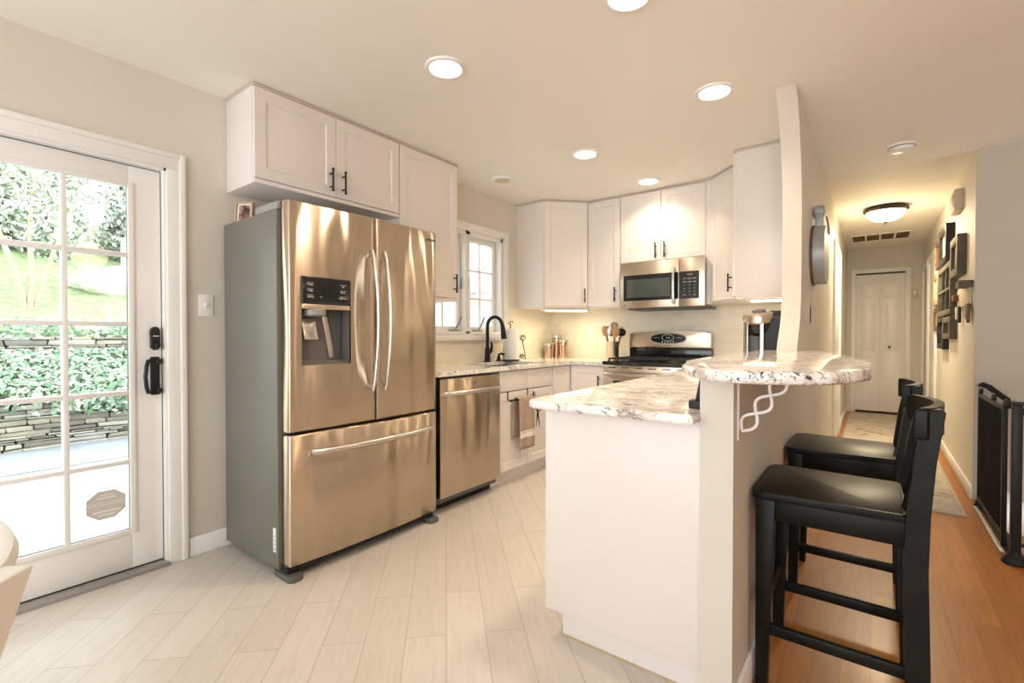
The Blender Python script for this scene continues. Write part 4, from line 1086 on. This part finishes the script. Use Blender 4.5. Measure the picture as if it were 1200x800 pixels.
# ------------------------------------------------------------------ coffee maker
kx, ky = -.535, 3.34
km = thing('coffee_maker', (kx, ky, cz1), 'black and silver single-cup coffee maker behind the bar top', 'coffee maker')
MB().prism([(z_, y_) for z_, y_ in rounded([(ky - .10, cz1), (ky + .16, cz1), (ky + .16, 1.25), (ky + .10, 1.295), (ky - .05, 1.305), (ky - .10, 1.255)], [.01, .01, .03, .05, .05, .03])], kx + .005, kx + .098, 'yz', bev=.016, seg=4).build('water_tank', M['blackmat'], km)
MB().prism(rounded([(ky - .135, cz1), (ky + .02, cz1), (ky + .02, 1.29), (ky - .10, 1.29), (ky - .135, 1.25)], [.008, .0, .02, .06, .03]), kx - .010, kx + .006, 'yz', bev=.006, seg=3).build('silver_stile', M['steel2'], km)
MB().prism(rounded([(kx - .100, ky - .085), (kx - .016, ky - .085), (kx - .016, ky + .14), (kx - .100, ky + .14)], .02), cz1, 1.215, bev=.004).build('brew_column', M['darkgrey'], km)
MB().prism(rounded([(kx - .108, ky - .12), (kx - .078, ky - .135), (kx - .070, ky - .08), (kx - .104, ky - .07)], .006), cz1, 1.235, bev=.003).build('silver_side', M['chrome'], km)
hq = MB(); Ah = Matrix.Rotation(R(14), 4, 'X')
hq.lathe([(.060, -.045), (.078, -.02), (.084, .01), (.082, .04)], (kx - .030, ky - .045, 1.205), 32, Ah); hq.build('brew_head', M['black'], km)
MB().lathe([(.083, .030), (.090, .040), (.090, .068), (.078, .088), (.050, .096), (.001, .098)], (kx - .030, ky - .045, 1.205), 32, Ah, cap=False).build('lid', M['steel2'], km)
MB().lathe([(.040, .094), (.038, .103), (.001, .105)], (kx - .030, ky - .045, 1.205), 24, Ah, cap=False).build('lid_badge', M['darkgrey'], km)
MB().prism(rounded([(kx - .106, ky - .17), (kx - .02, ky - .17), (kx - .02, ky - .08), (kx - .106, ky - .08)], .03), cz1, cz1 + .03, bev=.005).build('drip_tray', M['darkgrey'], km)
# black gadget by half wall
t = thing('cordless_phone', (-.455, 1.60, cz1), 'black gadget standing on the peninsula counter, half hidden by the half wall', 'phone')
MB().prism(rounded([(-.478, 1.575), (-.432, 1.575), (-.432, 1.635), (-.478, 1.635)], .012), cz1, .94, bev=.004).build('cradle', M['blackmat'], t)
MB().hexa([(-.461, 1.59, .938), (-.436, 1.59, .938), (-.436, 1.62, .938), (-.461, 1.62, .938)], [(-.446, 1.60, 1.03), (-.424, 1.60, 1.03), (-.424, 1.62, 1.03), (-.446, 1.62, 1.03)], .006).build('handset', M['blackmat'], t)

# ------------------------------------------------------------------ towel bar, towel, hanging iron ornament
t = thing('towel_bar', (-2.205, 3.03, .70), 'dark over-the-door towel bar on the sink cabinet', 'towel bar')
q = MB()
for y in (2.885, 3.145): q.box(-2.2245, -2.2215, y - .005, y + .005, .655, .724).tube([(-2.222, y, .66), (-2.20, y, .652), (-2.185, y, .655)], .005, 8).box(-2.2445, -2.2215, y - .005, y + .005, .7165, .7205)
q.build('hook', M['bronze'], t)
MB().cyl((-2.185, 2.875, .655), (-2.185, 3.165, .655), .006, n=10).ball((-2.185, 2.872, .655), .010).ball((-2.185, 3.168, .655), .010).build('bar', M['bronze'], t)
t = thing('hand_towel', (-2.18, 3.05, .30), 'taupe hand towel with a pale stripe hanging on the sink cabinet', 'towel')
tm = MB()
us = [i / 16 for i in range(17)]; vs = [i / 30 for i in range(31)]
def tw(u, v):
    y = 2.945 + .20 * u
    fold = .004 * math.sin(u * 11) * min(1, abs(v - .48) * 4)
    if v < .46: return (-2.170 + .010 + fold + .010 * (.46 - v), y + .004 * math.sin(v * 9), .27 + .39 * v / .46)
    if v < .54:
        a = math.pi * (v - .46) / .08
        return (-2.185 + .020 * math.cos(a) + .005 * math.cos(a), y, .66 + .012 * math.sin(a))
    return (-2.203 - fold * .3, y - .02, .66 - .30 * (v - .54) / .46)
tm.grid(us, vs, tw)
to = tm.build('cloth', M['towel'], t)
sm_ = to.modifiers.new('thick', 'SOLIDIFY'); sm_.thickness = .006; sm_.offset = 1
ts = MB(); ts.grid(us, [.105, .12, .135, .150], lambda u, v: (tw(u, v)[0] + .0075, tw(u, v)[1], tw(u, v)[2])); ts.build('stripe', M['towelstripe'], t)
ts = MB(); ts.grid(us, [.155, .162, .168], lambda u, v: (tw(u, v)[0] + .0075, tw(u, v)[1], tw(u, v)[2])); ts.build('stripe', M['towelstripe'], t)
t = thing('scissors', (-2.176, 3.20, .50), 'black kitchen shears hanging from the sink cabinet handle', 'scissors')
q = MB(); q.tube([(-2.170 + .002, 3.192 + .020 * math.cos(R(a)) , .575 + .026 * math.sin(R(a))) for a in range(0, 360, 24)], .004, 6, closed=True).tube([(-2.170, 3.236 + .018 * math.cos(R(a)), .555 + .024 * math.sin(R(a))) for a in range(0, 360, 24)], .004, 6, closed=True)
q.build('finger_loop', M['iron'], t)
MB().hexa([(-2.174, 3.205, .55), (-2.168, 3.205, .55), (-2.168, 3.222, .55), (-2.174, 3.222, .55)], [(-2.173, 3.245, .40), (-2.170, 3.245, .40), (-2.170, 3.248, .40), (-2.173, 3.248, .40)]).hexa([(-2.176, 3.215, .54), (-2.172, 3.215, .54), (-2.172, 3.23, .54), (-2.176, 3.23, .54)], [(-2.175, 3.195, .41), (-2.172, 3.195, .41), (-2.172, 3.198, .41), (-2.175, 3.198, .41)]).build('blade', M['iron'], t)
MB().tube([(-2.176, 3.187, .69), (-2.170, 3.19, .60)], .002, 5).build('hanging_cord', M['iron'], t)

# ------------------------------------------------------------------ bar stools
SY = 1.915
def make_stool():
    t = thing('bar_stool', (-.11, SY, 0), 'black wooden bar stool nearest the camera, at the bar end', 'stool', 'black bar stools at the half wall')
    W = M['stool']; y0, y1 = SY - .208, SY + .208; zt = .647
    # seat: slightly dished board, rounded front
    sp = rounded([(-.315, y0), (.080, y0 + .02), (.080, y1 - .02), (-.315, y1)], [.035, .01, .01, .035])
    MB().prism(sp, zt - .024, zt, bev=.008, seg=3).build('seat', W, t)
    for (a, b) in ((y0 + .018, y0 + .060), (y1 - .060, y1 - .018)):
        MB().hexa([(-.302, a, 0), (-.268, a, 0), (-.268, b, 0), (-.302, b, 0)], [(-.305, a, zt - .024), (-.247, a, zt - .024), (-.247, b, zt - .024), (-.305, b, zt - .024)], .003).build('leg', W, t)
        pf = [(.082, 0), (.135, 0), (.132, .25), (.126, .5), (.130, .66), (.140, .80), (.158, .942), (.150, .950), (.122, .948), (.094, .80), (.078, .66), (.072, .5), (.076, .25)]
        MB().prism([(x, z) for x, z in pf], a, b, 'xz', bev=.003, seg=1).build('rear_post', W, t)
        MB().box(-.25, .08, a + .008, b - .012, .555, zt - .024, .002).build('side_apron', W, t)
        MB().box(-.268, .085, a + .009, b - .014, .178, .213, .003).build('side_stretcher', W, t)
    MB().box(-.295, -.272, y0 + .06, y1 - .06, .555, zt - .024, .002).build('front_apron', W, t)
    MB().box(.085, .108, y0 + .06, y1 - .06, .565, zt - .024, .002).build('rear_apron', W, t)
    MB().box(-.296, -.272, y0 + .06, y1 - .06, .255, .292, .003).build('front_stretcher', W, t)
    MB().box(.090, .114, y0 + .06, y1 - .06, .20, .235, .003).build('rear_stretcher', W, t)
    # curved top rail, standing in front of the posts
    q = MB(); n = 18; pin, pout = [], []
    ya, yb = y0 + .006, y1 - .006
    for k in range(n + 1):
        u = k / n; y = ya + (yb - ya) * u; x = .094 + .052 * math.sin(math.pi * u) ** .8
        pin.append((x, y)); pout.append((x + .024, y))
    q.prism(pin + pout[::-1], .865, .952, 'xy', bev=.008, seg=3); q.build('top_rail', W, t)
    # two crossing slats below the rail
    for s_ in (1, -1):
        pts = []
        for k in range(13):
            u = k / 12; y = SY + s_ * (.125 - .25 * u); z = .63 + .245 * u
            pts.append((.092 + .045 * u + .010 * math.sin(math.pi * u) + (.006 if s_ > 0 else -.006), y, z))
        MB().tube(pts, .007, 8, ry=.022, up=(0, .7, .7)).build('cross_slat', W, t)
    return t
stool = make_stool()
s2 = copy_tree(stool); s2.location.y += .755
s2['label'] = 'black wooden bar stool farther down the half wall, behind the first stool'

# ------------------------------------------------------------------ hall: rug, gate, railing, decorations
t = thing('runner_rug', (.1, 6.4, 0), 'worn beige and brown runner rug along the hall floor', 'rug')
MB().box(-.255, .465, 4.14, 8.72, 0, .009, .003).build('pile', M['rug'], t)
q = MB(); q.box(-.27, -.255, 4.125, 8.735, 0, .010).box(.465, .48, 4.125, 8.735, 0, .010).box(-.255, .465, 4.125, 4.14, 0, .010).box(-.255, .465, 8.72, 8.735, 0, .010); q.build('binding', M['rugedge'], t)

gt = thing('safety_gate', (.565, 3.95, 0), 'black iron gate across the head of the stairs', 'gate')
gx = .570
for y in (4.405, 3.66):
    MB().box(gx - .011, gx + .011, y - .011, y + .011, .01, .775, .003).build('gate_post', M['iron'], gt)
for z in (.055, .743): MB().box(gx - .008, gx + .008, 3.66, 4.405, z, z + .024, .002).build('gate_rail', M['iron'], gt)
for k in range(13):
    y = 3.715 + k * .054
    MB().cyl((gx, y, .075), (gx, y, .75), .0075, n=8).build('baluster', M['iron'], gt)
MB().box(gx + .012, gx + .016, 3.70, 4.36, .09, .735).build('mesh_screen', M['blackmat'], gt)
for y in (4.405, 3.98, 3.66):
    sp = spiral((gx, y - .02, .775), .006, .032, 1.5, ((0, 1, 0), (0, 0, 1)))
    MB().tube(sp, .008, 8, up=(1, 0, 0)).build('scroll', M['iron'], gt)
MB().box(gx - .03, gx - .012, 3.55, 4.40, .004, .016, .002).build('floor_bar', M['gal'], gt)
MB().lathe([(.03, 0), (.032, .008), (.022, .03), (.014, .05)], (gx, 4.405, 0), 16).build('foot', M['iron'], gt)
rl = thing('stair_railing', (.578, 3.44, 0), 'black iron stair railing with square newel post beside the gate', 'railing')
MB().box(.560, .598, 3.425, 3.463, .02, .80, .003).build('newel_post', M['iron'], rl)
MB().lathe([(.05, 0), (.052, .010), (.040, .030), (.026, .045), (.024, .06)], (.579, 3.444, 0), 20).build('foot', M['iron'], rl)
MB().box(.560, 1.62, 3.430, 3.458, .80, .818, .003).build('top_rail', M['iron'], rl)
MB().box(.598, 1.62, 3.436, 3.452, .09, .105, .002).build('bottom_rail', M['iron'], rl)
for k in range(9): MB().cyl((.70 + k * .11, 3.444, .10), (.70 + k * .11, 3.444, .80), .008, n=8).build('baluster', M['iron'], rl)
MB().tube([(.578, 3.452, .80), (.576, 3.53, .815), (.575, 3.56, .80), (.575, 3.575, .77)], .008, 8).build('latch_scroll', M['iron'], rl)
hr = thing('handrail', (.62, YR - .05, .8), 'dark handrail sloping down the stairwell wall', 'handrail')
MB().tube([(.585, YR - .045, .80), (.60, YR - .05, .815), (.63, YR - .055, .80), (.70, YR - .055, .735), (2.4, YR - .055, -.80)], .018, 10).build('rail', M['iron'], hr)
for x in (.78, 1.6): MB().tube([(x, YR, .62 - (x - .72) * .9), (x, YR - .05, .62 - (x - .72) * .9), (x, YR - .055, .70 - (x - .72) * .9)], .007, 8).build('bracket', M['iron'], hr)

# galvanised board on the hall side of the partition
t = thing('wall_paddle', (WX1, 3.72, 1.48), 'round galvanised metal paddle hanging on the partition in the hall', 'wall decoration')
cy_, cz_ = 3.72, 1.675
ov = [(cy_ + .20 * math.cos(2 * math.pi * k / 40), cz_ + .19 * math.sin(2 * math.pi * k / 40)) for k in range(40)]
MB().prism(ov, WX1 + .012, WX1 + .078, 'yz', bev=.008).build('disc', M['gal'], t)
MB().prism([(cy_ + (a - cy_) * 1.03, cz_ + (b - cz_) * 1.03) for a, b in ov], WX1 + .002, WX1 + .016, 'yz', bev=.003).build('rim', M['rust'], t)
MB().box(WX1 + .014, WX1 + .060, cy_ - .035, cy_ + .035, cz_ + .17, cz_ + .265, .008).build('neck', M['gal'], t)
MB().lathe([(.02, 0), (.040, .006), (.045, .030), (.040, .060), (.02, .068)], (WX1 + .002, cy_, cz_ + .285), 24, Matrix.Rotation(R(90), 4, 'Y')).build('knob', M['gal'], t)
MB().tube([(WX1 + .075, cy_ + .01, cz_ + .25), (WX1 + .085, cy_ + .05, cz_ + .19), (WX1 + .085, cy_ + .10, cz_ + .15)], .006, 6).build('cord', M['rope'], t)

def wall_frame(y0, y1, z0, z1, th, bw, fm_, label, inner='matboard', grid=None, name='picture_frame', cat='picture frame', group='frames on the hall wall', back=0):
    t = thing(name, (XR - back, (y0 + y1) / 2, z0), label, cat, group)
    xa_, xb2 = XR - back - th, XR - back
    q = MB(); q.box(xa_, xb2, y0, y0 + bw, z0, z1, .003).box(xa_, xb2, y1 - bw, y1, z0, z1, .003).box(xa_, xb2, y0 + bw, y1 - bw, z0, z0 + bw, .003).box(xa_, xb2, y0 + bw, y1 - bw, z1 - bw, z1, .003)
    q.build('moulding', fm_, t)
    MB().box(xa_ + th * .45, xa_ + th * .45 + .004, y0 + bw, y1 - bw, z0 + bw, z1 - bw).build('picture', M[inner], t)
    if grid:
        q = MB(); ny, nz = grid
        for k in range(1, ny): y = y0 + (y1 - y0) * k / ny; q.box(xa_ + .004, xb2 - .008, y - .010, y + .010, z0 + bw, z1 - bw)
        for k in range(1, nz): z = z0 + (z1 - z0) * k / nz; q.box(xa_ + .003, xb2 - .009, y0 + bw, y1 - bw, z - .010, z + .010)
        q.build('glazing_bars', fm_, t)
    return t
wall_frame(6.30, 6.72, 1.83, 2.12, .045, .05, M['frame_brown'], 'brown wooden frame highest and farthest left of the hall cluster')
wall_frame(5.66, 6.24, 1.80, 2.14, .060, .06, M['frame_black'], 'thick black frame at the top of the hall cluster, right of the brown one', 'matboard')
wall_frame(4.98, 5.40, 1.62, 1.93, .055, .06, M['frame_grey'], 'grey weathered frame at the upper right of the hall cluster')
wall_frame(6.55, 7.02, 1.47, 1.80, .040, .06, M['frame_tan'], 'pale tan frame at the left of the windowpane mirror', 'trim')
wall_frame(5.44, 6.42, 1.33, 1.79, .050, .05, M['frame_grey'], 'large old window sash with six dark panes in the hall cluster', 'mirrorpane', (3, 2), 'window_sash_decor', 'wall decoration')
wall_frame(6.58, 7.02, 1.20, 1.44, .035, .05, M['frame_brown'], 'small brown frame low at the left of the hall cluster', 'frame_tan')
wall_frame(5.98, 6.50, 1.02, 1.325, .045, .05, M['frame_black'], 'black frame lowest in the hall cluster', 'mirrorpane')
wall_frame(5.45, 5.95, 1.12, 1.315, .050, .05, M['frame_grey'], 'small grey frame low at the right of the lowest black frame', 'mirrorpane')
t = thing('key_rack', (XR, 4.98, 1.3), 'small pale wall shelf with dangling keys right of the old window sash', 'key rack')
MB().box(XR - .020, XR, 4.70, 5.28, 1.37, 1.51, .003).build('board', M['matboard'], t)
MB().box(XR - .075, XR, 4.66, 4.84, 1.495, 1.545, .004).build('ledge', M['frame_grey'], t)
MB().box(XR - .05, XR - .012, 5.20, 5.32, 1.43, 1.475, .004).build('end_block', M['frame_brown'], t)
for (y, z0, z1, m_) in ((4.70, 1.24, 1.38, 'frame_brown'), (4.75, 1.27, 1.38, 'frame_grey'), (5.14, 1.25, 1.38, 'frame_black'), (5.28, 1.28, 1.38, 'white')):
    MB().box(XR - .030, XR - .012, y - .022, y + .022, z0, z1, .004).build('hanging_key', M[m_], t)
t = thing('door_chime', (XR, 5.32, 2.16), 'beige door chime box high on the right hall wall', 'door chime')
MB().box(XR - .055, XR, 5.17, 5.44, 2.15, 2.315, .006).build('cover', M['matboard'], t)
MB().box(XR - .060, XR - .054, 5.21, 5.40, 2.18, 2.285, .003).build('grille', M['frame_tan'], t)
t = thing('thermostat', (.462, YE, 1.74), 'beige thermostat on the end wall of the hall', 'thermostat')
MB().box(.43, .495, YE - .028, YE, 1.69, 1.80, .006).build('cover', M['matboard'], t)
MB().box(.442, .483, YE - .032, YE - .026, 1.745, 1.785, .002).build('display', M['white'], t)

# ------------------------------------------------------------------ dining table and chair at the lower left
TCX, TCY, TR = -1.452, -.565, .735
t = thing('round_table', (TCX, TCY, 0), 'white round dining table cut by the left edge of the photo', 'table')
MB().lathe([(.001, .70), (TR - .04, .70), (TR - .012, .706), (TR, .725), (TR - .008, .744), (TR - .03, .752), (TR - .10, .750), (.001, .750)], (TCX, TCY, 0), 72, cap=False).build('table_top', M['cab'], t)
MB().lathe([(.05, .62), (.12, .68), (.14, .70)], (TCX, TCY, 0), 32).lathe([(.10, .06), (.075, .12), (.055, .25), (.065, .40), (.05, .62)], (TCX, TCY, 0), 32).build('pedestal', M['cab'], t)
for k in range(4):
    a = R(45 + 90 * k); c_, s_ = math.cos(a), math.sin(a)
    MB().tube([(TCX + c_ * .06, TCY + s_ * .06, .16), (TCX + c_ * .20, TCY + s_ * .20, .10), (TCX + c_ * .40, TCY + s_ * .40, .03)], [.04, .035, .028], 10).build('foot', M['cab'], t)
# chair drawn up to the table; local x runs along its back, y from the back towards the table
ch = thing('dining_chair', (-.638, -.130, 0), 'white dining chair drawn up to the round table at lower left', 'chair', rot=R(135))
CW = .205
for s_ in (-1, 1):
    x0, x1 = (s_ * CW - .030, s_ * CW + .030)
    MB(I4, True).hexa([(x0 + .008, -.02, 0), (x1 - .008, -.02, 0), (x1 - .008, .02, 0), (x0 + .008, .02, 0)], [(x0 + .006 - s_ * .075, .0, .46), (x1 - .006 - s_ * .075, .0, .46), (x1 - .006 - s_ * .075, .04, .46), (x0 + .006 - s_ * .075, .04, .46)], .003).build('leg', M['trim'], ch)
    MB(I4, True).hexa([(x0 + .006 - s_ * .075, .0, .46), (x1 - .006 - s_ * .075, .0, .46), (x1 - .006 - s_ * .075, .04, .46), (x0 + .006 - s_ * .075, .04, .46)], [(x0 + s_ * .005, -.088, .897), (x1 + s_ * .005, -.088, .897), (x1 + s_ * .005, -.058, .897), (x0 + s_ * .005, -.058, .897)], .003).build('back_post', M['trim'], ch)
    MB(I4, True).hexa([(x0 + .012, .40, 0), (x1 - .012, .40, 0), (x1 - .012, .43, 0), (x0 + .012, .43, 0)], [(x0 + .006, .39, .44), (x1 - .006, .39, .44), (x1 - .006, .435, .44), (x0 + .006, .435, .44)], .003).build('leg', M['trim'], ch)
MB(I4, True).box(-CW - .02, CW + .02, .0, .46, .44, .465, .006).build('seat', M['trim'], ch)
MB(I4, True).prism([(-CW + .02, .81), (CW - .02, .81), (CW + .0, .893), (-CW - .0, .893)], -.084, -.062, 'xz', bev=.004).build('top_rail', M['trim'], ch)
for k in range(4):
    x = -.12 + k * .08
    MB(I4, True).hexa([(x - .016, .008, .465), (x + .016, .008, .465), (x + .016, .022, .465), (x - .016, .022, .465)], [(x - .016, -.076, .81), (x + .016, -.076, .81), (x + .016, -.062, .81), (x - .016, -.062, .81)]).build('back_slat', M['trim'], ch)

# ------------------------------------------------------------------ garden seen through the patio door
S('ground_patio', MB().box(-16, XL - .16, -9, 14, -.30, -.15), M['patio'], 'pale flagstone patio outside the door')
S('ground_shade_strip', MB().box(-7.55, -6.35, -9, 4.2, -.15, -.135, .004), M['flag_shade'], 'flagstone strip below the stone wall, coloured blue grey as shade')  # strip laid over the patio, its shade put into the colour
def stone_wall(name, x, y0, y1, z0, z1, hs, label):
    mb = MB(); z = z0
    while z < z1 - .015:
        h = min(rnd.uniform(*hs), z1 - z); y = y0 - rnd.uniform(0, .3)
        while y < y1:
            w_ = rnd.uniform(.12, .50); dx_ = rnd.uniform(0, .04); j = lambda: rnd.uniform(-.012, .012)
            q = [(x - .25, z + .004), ]
            a, b = y + .006, y + w_ - .006
            P = [(x + dx_ + j(), a, z + .003 + j() * .5), (x + dx_ + j(), b, z + .003 + j() * .5), (x + dx_ + j(), b + j() * 1.5, z + h - .003 + j() * .5), (x + dx_ + j(), a + j() * 1.5, z + h - .003 + j() * .5)]
            Q = [(x - .3, a, z + .002), (x - .3, b, z + .002), (x - .3, b, z + h - .002), (x - .3, a, z + h - .002)]
            mb.hexa(Q, P, .010)
            y += w_
        z += h
    mb.box(x - .4, x - .15, y0, y1, z0, z1 - .03)
    return S(name, mb, M['stone'], label)
stone_wall('stone_wall', -7.62, -3.0, 4.5, -.16, .44, (.028, .065), 'dry stacked stone retaining wall at the back of the patio')
stone_wall('stone_wall.001', -8.75, -3.0, 4.8, .93, 1.13, (.04, .07), 'upper low stacked stone wall beyond the ivy')
def hz(x, y):
    d = -x
    if d < 8.95: return 1.08
    return 1.10 + (d - 8.95) * .335 + .10 * math.sin(y * .7 + d * .5) * min(1, (d - 8.95) / 2)
mb = MB(); gxs = [-8.9 - k * .4 for k in range(27)]; gys = [-7 + k * .5 for k in range(26)]
mb.grid(gxs, gys, lambda x, y: (x, y, hz(x, y))); S('ground_hill', mb, M['grass'], 'pale grass hillside above the stone walls')
mb = MB(); mb.grid([-7.8, -8.2, -8.8], gys[6:24], lambda x, y: (x, y, .40 + (-x - 7.8) * .56)); S('ground_ivy_bank', mb, M['bark'], 'soil bank under the ivy')
def leaves(n, fn, size, seed, droop=.5):
    r = random.Random(seed); V, F = [], []
    for _ in range(n):
        p, nrm = fn(r); s_ = size * r.uniform(.6, 1.3)
        nrm = (Vector(nrm) + Vector((r.uniform(-1, 1), r.uniform(-1, 1), r.uniform(-1, 1))) * .8).normalized()
        a = nrm.cross(Vector((r.uniform(-1, 1), r.uniform(-1, 1), r.uniform(-1, 1)))).normalized(); b = nrm.cross(a)
        p = Vector(p); k = len(V)
        V += [p - a * s_, p + b * s_ * .55 + nrm * s_ * .12, p + a * s_, p - b * s_ * .55 + nrm * s_ * .12]
        F += [(k, k + 1, k + 2), (k, k + 2, k + 3)]
    return V, F
def ivy(r):
    u = r.random(); y = r.uniform(-2.6, 4.4)
    if u < .72:
        t_ = r.random(); x = -7.70 - .94 * t_; z = .44 + .47 * t_ + r.uniform(0, .08); return (x, y, z), (.5, 0, .9)
    if u < .80:
        y = r.gauss(2.0, .35) if r.random() < .6 else r.uniform(-2, 4); return (-7.55 + r.uniform(0, .06), y, .48 - abs(r.gauss(0, .10))), (1, 0, .2)
    return (-8.72 - r.random() * .5, y, 1.13 + r.uniform(-.02, .24)), (.7, 0, .7)
V, F = leaves(15000, ivy, .046, 3)
o = from_data('ivy', V, F, M['leaf_ivy']); tag(o, 'green ivy covering the bank and tops of the stone walls', 'ivy', kind='stuff')
def shrub(name, c, rad, n, size, mat, seed, label, trunk=None):
    t = thing(name, (c[0], c[1], hz(c[0], c[1])), label, 'shrub' if not trunk else 'tree', 'shrubs on the hillside' if not trunk else None)
    r0 = random.Random(seed)
    clumps = [(Vector(c) + Vector((r0.uniform(-.7, .7) * rad[0], r0.uniform(-.8, .8) * rad[1], r0.uniform(-.6, .7) * rad[2])), r0.uniform(.35, .6)) for _ in range(16)]
    def fn(r):
        cc, k = r.choice(clumps); d = Vector((r.gauss(0, 1), r.gauss(0, 1), r.gauss(0, 1))).normalized()
        rr = r.uniform(.6, 1) * k
        return cc + Vector((d.x * rad[0] * rr, d.y * rad[1] * rr, d.z * rad[2] * rr)), d
    V, F = leaves(n, fn, size, seed); o = from_data('foliage', V, F, mat, t); o['kind'] = 'stuff'
    if trunk:
        for tk in trunk: MB().tube(tk[0], tk[1], 8).build('trunk', M['bark'], t)
    else:
        MB().tube([(c[0], c[1], hz(c[0], c[1]) - .1), (c[0], c[1] + .1, c[2])], [.12, .05], 8).build('stem', M['bark'], t)
for (c, rad, n, seed, lab) in (((-14.3, -1.9, 4.3), (1.2, 1.3, 1.7), 12000, 11, 'pale green shrub on the hillside, leftmost through the patio door'), ((-14.5, 1.25, 4.2), (1.2, 1.35, 1.6), 15000, 12, 'dense green shrub on the hillside above the slender tree'),
                               ((-14.3, 4.35, 4.1), (1.2, 1.35, 1.5), 13000, 13, 'dark green shrub at the top of the lawn, behind the white boulder and post'), ((-17.6, .6, 6.0), (.9, 4.6, 1.9), 26000, 14, 'tall hazy shrub row crowning the hillside')):
    shrub('shrub', c, rad, n, .068, M['leaf_shrub'], seed, lab)
tx, ty = -10.4, 1.35; tz = hz(tx, ty)
shrub('crape_myrtle_tree', (tx, ty - .2, 3.55), (1.3, 1.35, 1.2), 5200, .036, M['leaf_tree'], 21, 'slender pale-barked tree with small leaves on the lawn', trunk=[
    ([(tx, ty, tz - .05), (tx + .03, ty - .10, tz + .5), (tx, ty - .26, tz + 1.1), (tx - .05, ty - .42, tz + 1.9)], [.045, .04, .032, .015]),
    ([(tx, ty + .05, tz - .05), (tx, ty + .07, tz + .6), (tx + .05, ty + .05, tz + 1.2), (tx, ty + .12, tz + 2.0)], [.045, .038, .03, .014]),
    ([(tx, ty + .10, tz - .05), (tx - .05, ty + .24, tz + .6), (tx, ty + .42, tz + 1.2), (tx + .05, ty + .62, tz + 1.9)], [.035, .03, .024, .012])])
bx, by = -11.4, 2.62
mb = MB(); mb.ball((0, 0, 0), 1, (1, 1, 1), 24)
for v in mb.bm.verts:
    k = 1 + .12 * math.sin(v.co.x * 5 + v.co.y * 3) + .08 * math.sin(v.co.z * 7 + v.co.y * 6)
    v.co = Vector((bx + v.co.x * .5 * k, by + v.co.y * .62 * k, hz(bx, by) + .08 + v.co.z * .30 * k))
tag(mb.build('boulder', M['boulder']), 'large white boulder lying on the lawn', 'boulder')
t = thing('garden_post', (-13.4, 3.36, hz(-13.4, 3.36)), 'white post at the top of the lawn, near the dark shrub', 'post')
MB().box(-13.48, -13.32, 3.27, 3.45, hz(-13.4, 3.36) - .1, hz(-13.4, 3.36) + .62, .01).build('shaft', M['trim'], t)
MB().box(-13.51, -13.29, 3.24, 3.48, hz(-13.4, 3.36) + .62, hz(-13.4, 3.36) + .68, .01).build('cap', M['trim'], t)
nb = thing('neighbour_house', (-12, 13, -.15), 'pale siding house seen beyond the kitchen window', 'house')
MB().box(-15, -10.6, 12.4, 13.9, -.15, 2.6).build('wall', M['siding'], nb)
MB().prism([(12.2, 2.6), (14.1, 2.6), (13.15, 3.3)], -15.2, -10.4, 'yz').build('roof', M['midgrey'], nb)
